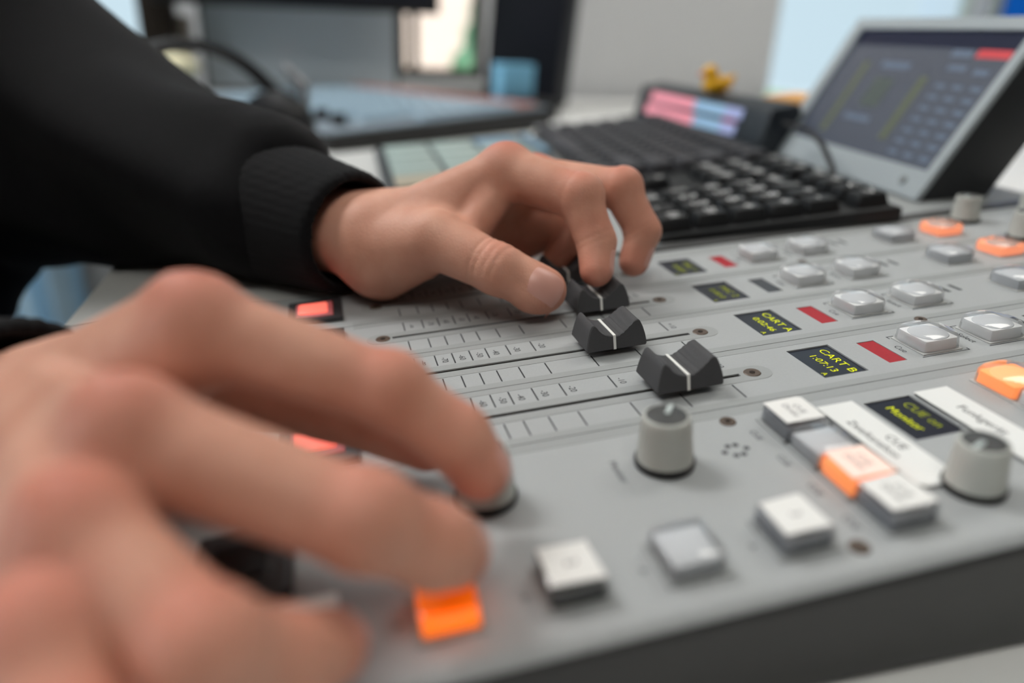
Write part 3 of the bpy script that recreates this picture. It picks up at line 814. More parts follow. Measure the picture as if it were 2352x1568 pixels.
# --- hoodie
def folds(P, f, amp, ang=(1, 0, 0), ph=0):
    d = np.array(ang, np.float32); return amp * np.sin((P @ d) * f + ph)
CUFL = (A3(-14, -16, 30), A3(-60, 42, 35))       # cuff axis, left: hand end, seam end
CUFR = (A3(-110, -169, 25), A3(-168, -132, 14))
def arms_l(P):
    d = rcone(P, CUFL[1] + A3(-4, 5, 3), EL_L + A3(0, 0, -6), 49, 78)
    d = smin(d, rcone(P, EL_L + A3(0, 0, -6), SH_L, 78, 88), 30)
    d = smin(d, rcone(P, EL_L + A3(-20, 20, 0), A3(-284, 205, -42), 64, 20), 20)
    w = folds(P, .055, 2.6, (.8, .35, .5)) + folds(P, .11, 1.4, (.5, -.3, .9), 1.0) + folds(P, .035, 3.0, (.3, .8, -.5), 2.0)
    w = w + 6.5 * np.sin((P @ A3(.55, -.25, .8)) * .085 + 1.6 * np.sin((P @ A3(.2, .9, .1)) * .03)) * np.clip((P[..., 0] + 260) / 120, 0, 1)
    return d + w * .85
def arms_r(P):
    d = rcone(P, CUFR[1] + A3(-4, 3, 0), EL_R, 41, 58)
    d = smin(d, rcone(P, EL_R, SH_R, 66, 84), 30)
    return d + folds(P, .07, 2.0, (.9, .2, .4))
def hoodie_f(P):
    tr = smin(ellip(P, A3(-445, 95, 250), (145, 225, 235)), ellip(P, A3(-435, 110, -60), (165, 225, 175)), 70)
    tr = smin(tr, rcone(P, A3(-430, -50, 395), A3(-430, 170, 395), 70, 70), 60)
    hood = smax(ellip(P, A3(-500, 60, 500), (95, 125, 75)), -ellip(P, A3(-445, 60, 560), (85, 90, 95)), 15)
    tr = smin(tr, hood, 25)
    tr = tr + folds(P, .04, 3, (.3, .6, .7))
    d = np.minimum(smin(tr, arms_l(P), 40), smin(tr, arms_r(P), 40))
    d = smax(d, -rcone(P, A3(-425, 60, 470), A3(-415, 60, 640), 66, 95), 10)
    d = smax(d, -215 - P[..., 2], 15)
    return d
VH, FH = surfnet(hoodie_f, (-640, -250, -240), (-20, 390, 600), 5.5)
hood = np_mesh('hoodie', toworld(VH), FH, 'hoodie', person)
def cuff_f(ax, r0, r1, inner):
    a, b = ax; dv = (a - b) / np.linalg.norm(a - b)
    s = np.cross(dv, A3(0, 0, 1)); s /= np.linalg.norm(s); u = np.cross(s, dv)
    def f(P):
        o = rcone(P, b, a, r1, r0)
        t = (P - a) @ dv
        o = smax(o, t - 0.0, 5)                              # rounded hand end
        o = smax(o, -(P - b) @ dv - 8, 6)
        an = np.arctan2((P - a) @ u, (P - a) @ s)
        o = o + .35 * np.cos(an * 46)                         # ribbing
        o = smax(o, -(rcone(P, b, a + dv * 30, inner * 1.05, inner)), 2.5)
        return o
    return f
fl = cuff_f(CUFL, 30.5, 40, 25.5); VC, FC = surfnet(fl, (-130, -70, -24), (40, 110, 120), 1.8)
np_mesh('cuff', toworld(VC), FC, 'cuff', hood)
fr = cuff_f(CUFR, 32, 37, 27); VC, FC = surfnet(fr, (-240, -240, -40), (-60, -60, 110), 1.8)
np_mesh('cuff', toworld(VC), FC, 'cuff', hood)
# --- jeans, hair
def jeans_f(P):
    d = 1e9
    for s in (-1, 1):
        hp = HIP + A3(0, s * 85, -20); kn = A3(-95, 60 + s * 120, -210); an = A3(-70, 60 + s * 120, -600)
        lg = smin(rcone(P, hp, kn, 92, 70), rcone(P, kn, an, 68, 58), 20)
        d = lg if s < 0 else smin(d, lg, 25)
    d = d + folds(P, .06, 2.5, (.8, .4, .2)) + folds(P, .1, 1.5, (.2, .9, .4))
    d = smin(d, ellip(P, HIP, (120, 165, 110)), 30)
    return smax(d, -640 - P[..., 2], 4)
VJ, FJ = surfnet(jeans_f, (-620, -180, -660), (10, 300, -60), 8)
np_mesh('jeans', toworld(VJ), FJ, 'jeans', person)
def hair_f(P):
    d = ellip(P, A3(-425, 60, 630), (112, 90, 118))
    d = smax(d, -ellip(P, A3(-330, 60, 560), (105, 75, 108)), 12)
    d = smax(d, 585 - P[..., 2] - (P[..., 0] + 425) * -.4, 12)
    return d + folds(P, .25, 1.6, (.3, .9, .3)) + folds(P, .4, 1.0, (.8, .5, .2))
VX, FX = surfnet(hair_f, (-560, -50, 480), (-290, 170, 770), 5)
np_mesh('hair', toworld(VX), FX, 'hair', person)
mat('shoe', (60, 60, 64), .6, .3)
for s in (-1, 1):
    f_ = lambda P: smax(smin(ellip(P, A3(-30, 60 + s * 120, -690), (115, 42, 40)), rcone(P, A3(-75, 60 + s * 120, -640), A3(-75, 60 + s * 120, -690), 44, 42), 20), -716 - P[..., 2], 3)
    VS, FS = surfnet(f_, (-170, 60 + s * 120 - 70, -735), (110, 60 + s * 120 + 70, -590), 5)
    np_mesh('shoe', toworld(VS), FS, 'shoe', person)

# ================================================================== DESK, ROOM AND THINGS BEHIND
mat('wall', (206, 207, 208), .8, .2, noise=.02, nscale=30)
mat('ceiling_m', (226, 226, 222), .85, .1, noise=.015, nscale=40)
mat('floor_m', (92, 92, 94), .7, .2, noise=.2, nscale=80)
mat('wall_low_fill', (96, 94, 92), .9, .1, noise=.1, nscale=40)  # dark grey chosen to cut fill light off the unseen front and right walls
mat('trim', (198, 200, 200), .5, .3)
mat('frame_dark', (60, 52, 46), .5, .3)
mat('blue_panel', (6, 112, 226), .6, .3, noise=.05, nscale=20)
mat('lamp', (255, 252, 246), .5, .1, emit=(255, 250, 242), estr=6)
mat('steel', (150, 152, 154), .35, .5, metal=.7)
mat('pink_plaster', (242, 214, 208), .8, .2, noise=.08, nscale=3)
mat('leaf', (150, 200, 160), .7, .2, noise=.35, nscale=6)
mat('bark', (90, 70, 54), .8, .2, noise=.3, nscale=20)
mat('grass', (130, 165, 90), .8, .2, noise=.3, nscale=8)
FX0, FX1, FY0, FY1 = -3.0, 3.4, -2.6, 1.66
def struct(o): o['kind'] = 'structure'; return o
struct(box('floor', FX0, FX1, FY0, FY1, -.05, 0, 'floor_m'))
struct(box('ceiling', FX0, FX1, FY0, FY1, 2.7, 2.75, 'ceiling_m'))
WL = (-.9, 1.5, .8, 2.45)
me = plate_mesh('wall_left', FY0, FY1, 0, 2.7, 0, .1, [WL], 'wall'); struct(link(me, 'wall_left', None, (FX0, 0, 0), (R(90), 0, R(90))))
wl = struct(empty('window_4', loc=(FX0 - .05, .3, .8)))
for a in ((-1.2, -1.16, 0, 1.65), (1.16, 1.2, 0, 1.65), (-.02, .02, 0, 1.65)): box('frame_side', -.03, .03, a[0], a[1], a[2], a[3], 'trim', wl)
for a in ((0, .04), (1.61, 1.65)): box('frame_rail', -.03, .03, -1.2, 1.2, a[0], a[1], 'trim', wl)
for a in ((-1.16, -.02), (.02, 1.16)): box('pane', -.003, .003, a[0], a[1], .04, 1.61, 'glass', wl)
struct(box('wall_front', FX0, FX1, FY0 - .08, FY0, 0, 2.7, 'wall_low_fill'))  # unseen wall added to close off ambient light behind the camera
struct(box('baseboard_left', FX0, FX0 + .015, FY0, FY1, 0, .08, 'trim'))
struct(box('wall_right', FX1, FX1 + .08, FY0, FY1, 0, 2.7, 'wall_low_fill'))
# back wall with its two window openings
def wall_open(name, x0, x1, z0, z1, y0, y1, holes, m):
    me = plate_mesh(name, x0, x1, z0, z1, 0, y1 - y0, [(h[0], h[1], h[2], h[3]) for h in holes], m)
    o = link(me, name, None, (0, y0, 0), (R(90), 0, 0)); return struct(o)
W1 = (.17, .40, .79, 1.9); W2 = (1.245, 1.965, .55, 2.2); W3 = (-.95, -.36, .82, 2.1)
wall_open('wall_back', FX0, FX1, 0, 2.7, 1.6, 1.72, [W1, W2, W3], 'wall')
for i, w in enumerate((W1, W2, W3)):
    wn = struct(empty('window_%d' % (i + 1), loc=((w[0] + w[1]) / 2, 1.66, w[2])))
    hw, hh = (w[1] - w[0]) / 2, w[3] - w[2]; t = .022
    fm = 'frame_dark' if i == 0 else 'trim'
    for nm, a in (('frame_side', (-hw, -hw + t, 0, hh)), ('frame_side', (hw - t, hw, 0, hh)), ('frame_rail', (-hw, hw, 0, t)), ('frame_rail', (-hw, hw, hh - t, hh))):
        box(nm, a[0], a[1], -.025, .025, a[2], a[3], fm, wn)
    if i == 0: box('mullion', -.075, -.058, -.025, .025, t, hh - t, fm, wn)
    box('pane', -hw + t, hw - t, -.003, .003, t, hh - t, 'glass', wn)
    box('sill', -hw - .02, hw + .02, -.09, .0, -.02, 0, 'trim', wn, bev=.004)
for nm, x0, x1 in (('baseboard_back', FX0, FX1),):
    struct(box(nm, x0, x1, 1.585, 1.6, 0, .08, 'trim'))
# lamps of the room: recessed ceiling panels
def ceiling_lamp(x, y, sx, sy, lab, p):
    o = empty('ceiling_light', lab, 'lamp', 'recessed ceiling light panels', loc=(x, y, 2.7))
    for a in ((-sx / 2 - .02, -sx / 2, -sy / 2, sy / 2), (sx / 2, sx / 2 + .02, -sy / 2, sy / 2), (-sx / 2 - .02, sx / 2 + .02, -sy / 2 - .02, -sy / 2), (-sx / 2 - .02, sx / 2 + .02, sy / 2, sy / 2 + .02)):
        box('lamp_frame', a[0], a[1], a[2], a[3], -.02, 0, 'trim', o)
    box('diffuser', -sx / 2, sx / 2, -sy / 2, sy / 2, -.012, -.004, 'lamp', o)
    l = area('lamp_light', (x, y, 2.68), (0, 0, 0), sx, sy, p, (1, .99, .975)); l.parent = None
    return o
ceiling_lamp(-1.2, 1.1, 1.2, .6, 'square white ceiling light panel above the operator end of the desk', 36)
ceiling_lamp(1.4, .5, 1.2, .6, 'square white ceiling light panel above the right end of the desk', 2)
ceiling_lamp(-.3, -1.1, 1.2, .6, 'square white ceiling light panel nearest the front wall', .5)
# outside: pale building front and a tree
b = empty('building', 'pale pink plastered building outside the narrow window', 'building', loc=(.5, 9, -1))
box('facade', -1.9, 2.4, 0, 4, 0, 9, 'pink_plaster', b)
for x in (-1.4, 1.3):
    w = box('window', x, x + .9, -.06, .02, 3.6, 5.2, 'frame_dark', b); box('window_pane', x + .08, x + .82, -.09, -.05, 3.68, 5.12, 'glass', w)
def blob_mesh(name, c, r, m, seed, n=3):
    bm = bmesh.new(); bmesh.ops.create_icosphere(bm, subdivisions=n, radius=1)
    rr = random.Random(seed); ph = [rr.uniform(0, 6) for _ in range(6)]
    for v in bm.verts:
        k = 1 + .12 * math.sin(v.co.x * 5 + ph[0]) + .12 * math.sin(v.co.y * 6 + ph[1]) + .1 * math.sin(v.co.z * 7 + ph[2]) + .06 * math.sin((v.co.x + v.co.z) * 13 + ph[3])
        v.co = Vector((c[0] + v.co.x * r[0] * k, c[1] + v.co.y * r[1] * k, c[2] + v.co.z * r[2] * k))
    return bm_mesh(name, bm, m, smooth=True)
t = empty('tree', 'leafy green tree outside the narrow window', 'tree', loc=(1.55, 5.2, -1))
link(tube_mesh('trunk', [(0, 0, 0), (.05, 0, .8), (0, .05, 1.6)], [.12, .1, .07], 'bark'), 'trunk', t)
for i, (c, r) in enumerate((((-.1, 0, 1.75), (.42, .4, .45)), ((.15, .1, 2.4), (.36, .4, .5)), ((.1, 0, 1.4), (.4, .4, .4)))):
    link(blob_mesh('foliage', c, r, 'leaf', i, 4), 'foliage', t)
lawn = struct(box('ground', -20, 20, 1.8, 30, -1.1, -1, 'grass'))
# blue partition at the right
bp = empty('partition', 'royal blue upright partition board by the bright window', 'partition', loc=(2.215, 1.5, 0))
box('board', -.33, .5, -.02, .02, .1, 2.0, 'blue_panel', bp, bev=.004); box('edge_trim', -.338, -.33, -.022, .022, .1, 2.0, 'steel', bp)
for x in (-.28, .45): box('foot', x - .02, x + .02, -.2, .2, 0, .1, 'steel', bp, bev=.005)
# light blue curtain at the left window
mat('curtain_blue', (196, 226, 244), .85, .1, noise=.1, nscale=30); mat('rail', (120, 120, 122), .4, .4)
cu = empty('curtain', 'light blue folded curtain hanging at the left of the back wall', 'curtain', loc=(-.86, 1.5, 0))
cv = []; cf = []
nx_ = 90
for i in range(nx_ + 1):
    x = -.3 + .54 * i / nx_; yy = .035 * math.sin(i * .52) + .015 * math.sin(i * 1.37 + 1)
    for z in (.02, 2.3):
        cv += [(x, yy, z), (x, yy + .004, z)]
for i in range(nx_):
    a, c_ = i * 4, i * 4 + 4
    cf += [(a, c_, c_ + 2, a + 2), (c_ + 1, a + 1, a + 3, c_ + 3)]
mk('cloth', cv, cf, 'curtain_blue', cu, smooth=True)
link(tube_mesh('curtain_rail', [(-.35, 0, 2.32), (.3, 0, 2.32)], .012, 'rail'), 'curtain_rail', cu)
# desks
dk = empty('desk', 'long white desk carrying the console', 'desk', loc=(.6, .4, 0))
box('desk_top', -.745, 1.3, -.98, 1.15, .72, .75, 'table', dk, bev=.004)
for x in (-.5, 1.2):
    for y in (-.9, 1.0): box('leg', x - .025, x + .025, y - .025, y + .025, 0, .72, 'steel', dk)
# ------------------------------------------------ keyboard on the blank panel (console frame)
kb = empty('keyboard', 'black computer keyboard with white number pad legends beside the console buttons', 'keyboard',
           matrix=PM @ Matrix.Translation((.1555, .002, 0)) @ Matrix.Rotation(R(-6.2), 4, 'Z'))
prism('case', [M3(p)[:2] for p in ((0, 0.2), (0, 2.5), (3, 4.5), (149, 10), (152, 9), (152, .2))], 0, 440 * mm, 'kbd_body', kb, 'y', bev=1.2 * mm)
kslope = math.atan2(5.5, 146)
def kz(x): return 4.6 + (x - 4) * math.tan(kslope)
kcache = {}
def key(x, y, w, d, m='key', leg=None, lm='legend'):
    k = (w, d, m)
    if k not in kcache:
        kcache[k] = box_mesh('key', -d / 2 * mm, d / 2 * mm, -w / 2 * mm, w / 2 * mm, 0, 8.5 * mm, m, bev=1.0 * mm, taper=2.0 * mm)
    o = link(kcache[k], 'key', kb, (x * mm, y * mm, (kz(x) - .5) * mm), (0, -kslope, 0))
    if leg:
        lg = text('legend', leg, 5 * mm, lm, o, 1.0, 0, 8.6); lg.scale = (3.0, 3.0, 1) if len(leg) == 1 else (1.7, 2.0, 1)
U = 19.0
# y runs from the number pad (near) to the main block (far); x rows from the operator side
rows = [13, 36, 59, 82, 105, 136]
np_keys = [[('0', 2), (',', 1), ('Ent', 1)], [('1', 1), ('2', 1), ('3', 1), ('Ent', 1)], [('4', 1), ('5', 1), ('6', 1), ('+', 1)], [('7', 1), ('8', 1), ('9', 1), ('+', 1)], [('Num', 1), ('/', 1), ('*', 1), ('-', 1)], [('F9', 1), ('F9', 1), ('<', 1), ('>', 1)]]
for ri, row in enumerate(np_keys):
    y = 4 + 4 * U
    for s, w in row:
        key(rows[ri], y - w * U / 2, w * U - 1.5, U + 2, 'key_dark', s); y -= w * U
y0 = 4 + 4 * U + 8
for ri, row in ((0, ('<', 'v', '>')), (1, (None, '^', None)), (3, ('Entf', 'Ende', 'Bild')), (4, ('Einf', 'Pos', 'Bild')), (5, ('F9', 'F9', 'F9'))):
    for c, s in enumerate(row):
        if s: key(rows[ri], y0 + (2.5 - c) * U, U - 1.5, U + 2, 'key_dark', s)
y1 = y0 + 3 * U + 8
main = [[1.25, 1.25, 1.25, 1.25, 6.25, 1.25, 1.25, 1.25], [2.75] + [1] * 10 + [1.25], [2.25] + [1] * 11 + [1.75], [1.5] + [1] * 12 + [1.5], [2] + [1] * 12 + [1], [1] * 13]
for ri, row in enumerate(main):
    y = y1 + 6; sc = (440 - y1 - 12) / (sum(row) * U)
    for w in row:
        key(rows[ri], y + w * U * sc / 2, round(w * U * sc - 3.0, 2), U + 1, 'key', None)
        y += w * U * sc
# ------------------------------------------------ level meter box
mat('meter_case', (34, 40, 46), .4, .4); mat('meter_pink', (215, 150, 162), .5, .2, emit=(235, 120, 140), estr=.4)
mat('meter_blue', (150, 180, 205), .5, .2, emit=(120, 165, 205), estr=.3); mat('meter_lilac', (160, 168, 205), .5, .2, emit=(145, 155, 205), estr=.3)
mat('meter_red', (120, 40, 50), .5, .2, emit=(150, 30, 40), estr=.3)
mt = empty('level_meter', 'dark desktop level meter box with two pink and blue light bars behind the keyboard', 'level meter', matrix=PM @ Matrix.Translation((.346, .212, 0)) @ Matrix.Rotation(R(-1), 4, 'Z'))
prism('case', [M3(p)[:2] for p in ((0, 0), (13, 40), (40, 43), (62, 0))], 0, 292 * mm, 'meter_case', mt, 'y', bev=2 * mm)
ns = math.atan2(13, 40)
for z, ya, yb in ((31, 254, 44), (17, 260, 48)):
    f0 = ya
    for m_, f1 in (('meter_pink', 142 if z == 31 else 135), ('meter_blue', 76), ('meter_lilac', yb)):
        box('light_bar', -.8 * mm, .6 * mm, f1 * mm, f0 * mm, -5 * mm, 5 * mm, m_, mt, loc=((z / 40 * 13) * mm, 0, z * mm), rot=(0, ns, 0)); f0 = f1
box('light_bar', -.8 * mm, .6 * mm, 52 * mm, 78 * mm, -1.8 * mm, 1.8 * mm, 'meter_red', mt, loc=(24 / 40 * 13 * mm, 0, 24 * mm), rot=(0, ns, 0))
# ------------------------------------------------ touch screen in a thick housing
mat('bezel_silver', (160, 168, 172), .35, .5, noise=.03); mat('housing', (40, 42, 44), .5, .4, noise=.08, nscale=80)
mat('ui_bg', (62, 66, 76), .25, .5, emit=(62, 68, 80), estr=.45); mat('ui_navy', (6, 14, 40), .4, .2, emit=(6, 16, 48), estr=.3)
mat('ui_red', (190, 60, 66), .3, .4, emit=(190, 52, 60), estr=.3); mat('ui_olive', (78, 84, 66), .3, .4, emit=(80, 86, 62), estr=.4)
mat('ui_text', (90, 104, 124), .3, .4, emit=(84, 96, 114), estr=.3); mat('ui_green', (64, 72, 70), .3, .4, emit=(62, 72, 66), estr=.4)
sc_ = empty('touch_screen', 'silver framed touch screen in a thick dark housing right of the keyboard', 'screen', matrix=PM @ Matrix.Translation((.350, .021, 0)) @ Matrix.Rotation(R(-6.2), 4, 'Z'))
SL, SA, SW = 128, R(57), 204          # slope length, recline, width
dx, dz = SL * math.cos(SA), SL * math.sin(SA)
prism('housing', [M3(p)[:2] for p in ((0, 0), (dx, dz), (dx + 44, dz - 4), (50, 0))], 0, SW * mm, 'housing', sc_, 'y', bev=1.5 * mm)
scr = Matrix.Rotation(-SA, 4, 'Y')
def sface(name, u0, u1, v0, v1, h0, h1, m, parent=sc_, bev=0):
    """u along width from near end, v up the slope, h proud of the face"""
    o = box(name, v0 * mm, v1 * mm, u0 * mm, u1 * mm, h0 * mm, h1 * mm, m, parent, bev=bev * mm); o.rotation_euler = (0, -SA, 0); return o
link(plate_mesh('bezel', 0, SL * mm, 0, SW * mm, 3.5 * mm, 3.5 * mm, [(20 * mm, (SL - 9) * mm, 8 * mm, (SW - 14) * mm)], 'bezel_silver'), 'bezel', sc_, None, (0, -SA, 0))
sp = sface('screen', 8, SW - 14, 20, SL - 9, .2, 1.0, 'ui_bg')
UI = [(8, 190, 106, 119, 'ui_navy'), (12, 42, 100, 106, 'ui_red'), (46, 66, 100, 105, 'ui_text'), (150, 158, 30, 92, 'ui_olive'), (72, 80, 34, 84, 'ui_olive'), (100, 134, 88, 93, 'ui_text'), (104, 138, 44, 48, 'ui_text'),
      (20, 34, 88, 92, 'ui_text'), (42, 60, 90, 94, 'ui_text'), (106, 130, 56, 80, 'ui_green')]
for r_ in range(7):
    for c_ in range(3): UI.append((16 + c_ * 17, 26 + c_ * 17, 26 + r_ * 8.5, 29 + r_ * 8.5, 'ui_text'))
for (u0, u1, v0, v1, m_) in UI:
    o = sface('screen_field', u0, u1, v0, v1, 1.0, 1.15, m_, sp); o.rotation_euler = (0, 0, 0)
bt = lathe_mesh('power_button', [M3((r_, z_, 0))[:2] for r_, z_ in ((0, 1.2), (2.4, 1.2), (2.9, .6), (2.9, 0))], 'bezel_light', 20)
link(bt, 'power_button', sc_, tuple(Matrix.Rotation(-SA, 4, 'Y') @ Vector((10 * mm, 22 * mm, 3.5 * mm))), (0, -SA, 0))
# ------------------------------------------------ cable from the meter box
cb = link(tube_mesh('cable', smooth_path([PW(p) for p in ((350, 179, 32), (348, 146, 32), (335, 107, 27), (320, 73, 18), (306, 52, 17), (296, 40, 15))], 8), .0022, 'black'), 'cable')
tag(cb, 'thin black cable looping down in front of the touch screen', 'cable')
# ------------------------------------------------ rubber duck and note pad on the meter
mat('duck_yellow', (236, 176, 8), .45, .4, noise=.06, nscale=60); mat('beak', (226, 96, 20), .45, .4); mat('pad_orange', (232, 176, 112), .7, .2)
dm = PM @ Matrix.Translation((.378, .345, .0415)) @ Matrix.Rotation(R(160), 4, 'Z') @ Matrix.Scale(.8, 4)
dkk = empty('rubber_duck', 'small yellow rubber duck standing on top of the level meter', 'toy duck', matrix=dm)
VD, FD = surfnet(lambda P: smin(smin(ellip(P, A3(0, 0, 11), (19, 13, 11)), rcone(P, A3(-12, 0, 14), A3(-21, 0, 21), 6, 2.5), 5), ball(P, A3(9, 0, 26), 9.6), 5), (-30, -20, -4), (32, 20, 42), 1.2)
np_mesh('body', VD / 1000, FD, 'duck_yellow', dkk)
VD, FD = surfnet(lambda P: ellip(P, A3(18.5, 0, 25), (6, 5, 2.2)), (8, -8, 20), (28, 8, 30), .8)
np_mesh('beak', VD / 1000, FD, 'beak', dkk)
ey = lathe_mesh('eye', [(0, .0016), (.0012, .001), (.0015, 0)], 'black', 10)
for s in (-1, 1): link(ey, 'eye', dkk, (.0155, s * .0065, .0285), (R(-s * 70), R(30), 0))
npd = empty('note_pad', 'pale orange note pad lying behind the level meter near the touch screen', 'note pad', matrix=PM @ Matrix.Translation((.418, .262, .0)) @ Matrix.Rotation(R(20), 4, 'Z'))
for i in range(5): box('note_block', -.022 + .0006 * (i % 2), .022, -.022, .022 - .0005 * (i % 3), .0088 * i, .0088 * (i + 1) - .0003, 'pad_orange', npd)
# ------------------------------------------------ keypad with pale keys left of the keyboard
mat('pale_key', (150, 166, 162), .5, .35, noise=.04, nscale=40); mat('pale_cream', (168, 160, 142), .5, .35); mat('blue_key', (120, 150, 170), .5, .35); mat('pad_case', (48, 52, 54), .5, .4)
kp = empty('keypad', 'dark keypad with large pale green keys behind the hand', 'keypad', matrix=PM @ Matrix.Translation((.014, .170, 0)) @ Matrix.Rotation(R(-2), 4, 'Z'))
box('case', 0, .152, 0, .226, 0, .010, 'pad_case', kp, bev=.003)
pk = {m_: box_mesh('pad_key', -.021, .021, -.0185, .0185, .010, .0125, m_, bev=.0012) for m_ in ('pale_key', 'pale_cream', 'blue_key')}
for i in range(3):
    for j in range(5):
        m_ = 'pale_cream' if j == 0 else ('blue_key' if (i == 2 and j > 3) else 'pale_key')
        link(pk[m_], 'pad_key', kp, (.03 + i * .0455, .028 + j * .0412, 0))
box('side_strip', .1525, .160, .12, .225, 0, .012, 'blue_key', kp, bev=.002)
# ------------------------------------------------ second console further back
mat('c2_top', (128, 140, 150), .45, .4, noise=.05, nscale=30); mat('c2_key', (150, 172, 186), .4, .4); mat('c2_red', (176, 128, 118), .4, .3, emit=(210, 90, 70), estr=.06); mat('c2_side', (44, 44, 44), .6, .3)
c2 = empty('control_panel', 'second grey control panel with rows of pale blue keys and dark side, further back', 'control panel', loc=(-.02, .61, .75), rot=(0, 0, math.atan2(.27, .38)))
prism('case', [(0, 0), (.47, 0), (.47, .036), (0, .022)], 0, .52, 'c2_side', c2, 'y', bev=.002)
s2 = math.atan2(.014, .47)
tp = box('top_plate', .004, .466, .004, .516, 0, .0025, 'c2_top', c2, loc=(0, 0, .0222), rot=(0, -s2, 0))
ck = {m_: box_mesh('panel_key', -.009, .009, -.012, .012, .0025, .009, m_, bev=.0012) for m_ in ('c2_key', 'c2_red')}
for i in range(13):
    for j in range(13):
        if j < 1 and i < 3: continue
        link(ck['c2_red' if i > 10 else 'c2_key'], 'panel_key', tp, (.115 + i * .0275, .035 + j * .037, 0))
kn2 = lathe_mesh('dial', [(0, .018), (.009, .018), (.011, .014), (.012, .0025)], 'black', 20)
for (x, y) in ((.06, .06), (.075, .12), (.03, .16)): link(kn2, 'dial', tp, (x, y, 0))
# ------------------------------------------------ grey screen, hanging monitor, loudspeaker, dark cabinet
mat('grey_screen', (196, 206, 212), .22, .5, coat=.3)
gs = empty('desk_screen', 'grey blue blank screen standing behind the second control panel', 'screen', loc=(-.06, 1.34, .75), rot=(0, 0, R(4)))
box('display_panel', -.190, .198, -.012, -.006, .03, .19, 'grey_screen', gs)
box('frame', -.198, .206, -.006, .02, .022, .192, 'frame_dark', gs, bev=.003)
box('stand', -.03, .03, .02, .035, 0, .12, 'black', gs, bev=.004); box('foot', -.07, .07, -.05, .09, 0, .012, 'black', gs, bev=.004)
hm = empty('overhead_monitor', 'black monitor hanging above the grey screen, only its lower edge in view', 'monitor', loc=(-.03, 1.22, .934))
box('housing', -.29, .245, -.02, .03, 0, .34, 'black', hm, bev=.004); box('screen', -.275, .23, -.024, -.02, .02, .325, 'oled', hm)
box('arm', -.02, .02, .03, .42, .15, .19, 'black', hm, bev=.004)
ls = empty('loudspeaker', 'tall black loudspeaker standing beside the narrow window', 'loudspeaker', loc=(.44, 1.30, .758), rot=(0, R(-4), R(152)))
mat('speaker_black', (10, 12, 14), .6, .25); mat('speaker_navy', (7, 11, 22), .6, .25)
box('cabinet', -.075, .085, -.07, .1, 0, .34, 'speaker_navy', ls, bev=.006)
box('front_baffle', -.072, .082, -.078, -.07, .004, .336, 'speaker_black', ls, bev=.003)
w = lathe_mesh('woofer', [(0, .004), (.016, .006), (.02, 0), (.05, .014), (.058, .016), (.062, .012), (.064, 0)], 'black', 32)
link(w, 'woofer', ls, (.005, -.079, .1), (R(90), 0, 0)); tw = link(w, 'tweeter', ls, (.005, -.079, .245), (R(90), 0, 0)); tw.scale = (.45, .45, .5)
mat('sky_blue', (120, 178, 208), .5, .3, noise=.04)
bb = empty('small_box', 'light blue small carton standing on the back desk by the loudspeaker', 'box', loc=(.342, 1.08, .786), rot=(0, 0, R(8)))
box('carton', -.034, .034, -.025, .025, 0, .062, 'sky_blue', bb, bev=.002); box('lid', -.035, .035, -.026, .026, .050, .064, 'sky_blue', bb, bev=.002)
shelf = tag(box('riser', .29, .42, 1.02, 1.16, .75, .785, 'c2_side', bev=.003), 'low dark riser under the blue carton', 'riser')
dc = empty('equipment_post', 'dark brown upright equipment post at the left of the grey screen', 'post', loc=(-.325, 1.30, .75), rot=(0, 0, R(6)))
mat('post_brown', (42, 34, 28), .6, .3); mat('post_pale', (150, 140, 130), .6, .3)
box('column', -.036, .03, -.04, .04, .012, .6, 'post_brown', dc, bev=.008); box('side_box', .03, .055, -.03, .03, .085, .165, 'post_pale', dc, bev=.008); box('foot', -.06, .045, -.06, .06, 0, .012, 'black', dc, bev=.003)
mat('cream', (226, 220, 186), .5, .35)
bw = empty('bowl', 'pale cream upturned bowl in front of the dark post', 'bowl', loc=(-.287, 1.12, .75))
link(lathe_mesh('shell', [(0, .098), (.022, .097), (.040, .092), (.049, .083), (.05, .074), (.04, .06), (.024, .05)], 'cream', 40), 'shell', bw)
link(lathe_mesh('stem', [(.024, .052), (.014, .04), (.013, .015), (.03, .004), (.03, 0), (0, 0)], 'cream', 24), 'stem', bw)
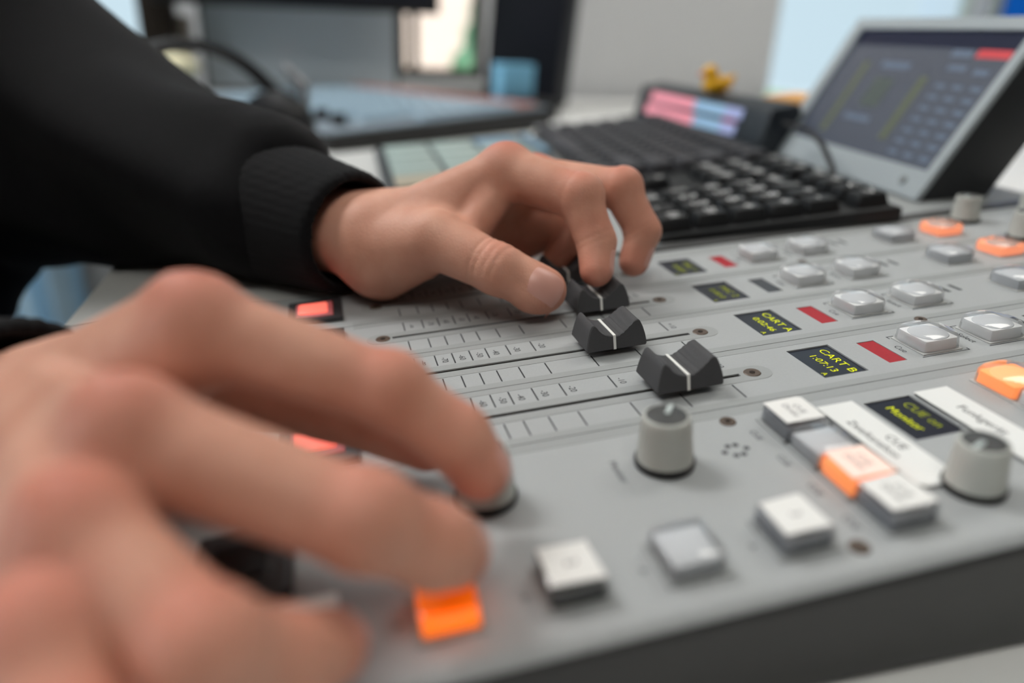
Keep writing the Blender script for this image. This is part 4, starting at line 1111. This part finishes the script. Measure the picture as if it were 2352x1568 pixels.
# ------------------------------------------------ headphones lying on the panel end
mat('phones', (20, 20, 22), .5, .4); mat('phones_silver', (140, 140, 142), .3, .5, metal=.4); mat('phones_pad', (28, 28, 30), .8, .2)
hp = empty('headphones', 'black headphones with silver yokes lying behind the sleeve', 'headphones', loc=(-.168, .53, .796), rot=(0, 0, R(28))); hp.scale = (1.45, 1.45, 1.0)
arc = [(-.075 + .0 * a, 0, 0) for a in range(1)]
link(tube_mesh('headband', [(.078 * math.cos(a), .02 * math.sin(a * 2), .082 * math.sin(a)) for a in [R(-12 + 204 * i / 24) for i in range(25)]], [.007] * 25, 'phones', 10), 'headband', hp)
for s in (-1, 1):
    cupm = lathe_mesh('ear_cup', [(0, .02), (.024, .018), (.034, .01), (.036, 0), (.034, -.008), (.02, -.014), (0, -.014)], 'phones', 28)
    cpo = link(cupm, 'ear_cup', hp, (s * .072, .0, -.002), (0, R(s * 80), 0))
    link(lathe_mesh('ear_pad', [(.014, -.008), (.02, -.018), (.03, -.018), (.035, -.008)], 'phones_pad', 28), 'ear_pad', cpo)
    for q in (-1, 1): link(tube_mesh('yoke', [(s * .088, q * .012, .01), (s * .092, q * .006, .04), (s * .078, 0, .062)], .0035, 'phones_silver', 8), 'yoke', hp)
# office stool under the person
mat('stool_black', (30, 30, 32), .6, .3)
stl = empty('office_stool', 'black round office stool under the seated person', 'stool', loc=tuple(PW((-470, 60, 0))[:2]) + (0,))
link(lathe_mesh('seat', [(0, .46), (.17, .46), (.2, .44), (.2, .40), (.17, .385), (0, .385)], 'stool_black', 40), 'seat', stl)
link(lathe_mesh('post', [(.028, .39), (.028, .1), (.04, .1), (.04, .06), (0, .06)], 'steel', 20), 'post', stl)
for i in range(5):
    a = 2 * math.pi * i / 5
    link(tube_mesh('base_arm', [(0, 0, .08), (.24 * math.cos(a), .24 * math.sin(a), .05)], [.022, .016], 'stool_black', 8), 'base_arm', stl)
    link(lathe_mesh('castor', [(0, .05), (.02, .045), (.025, .025), (.02, .005), (0, 0)], 'black', 14), 'castor', stl, (.24 * math.cos(a), .24 * math.sin(a), 0))
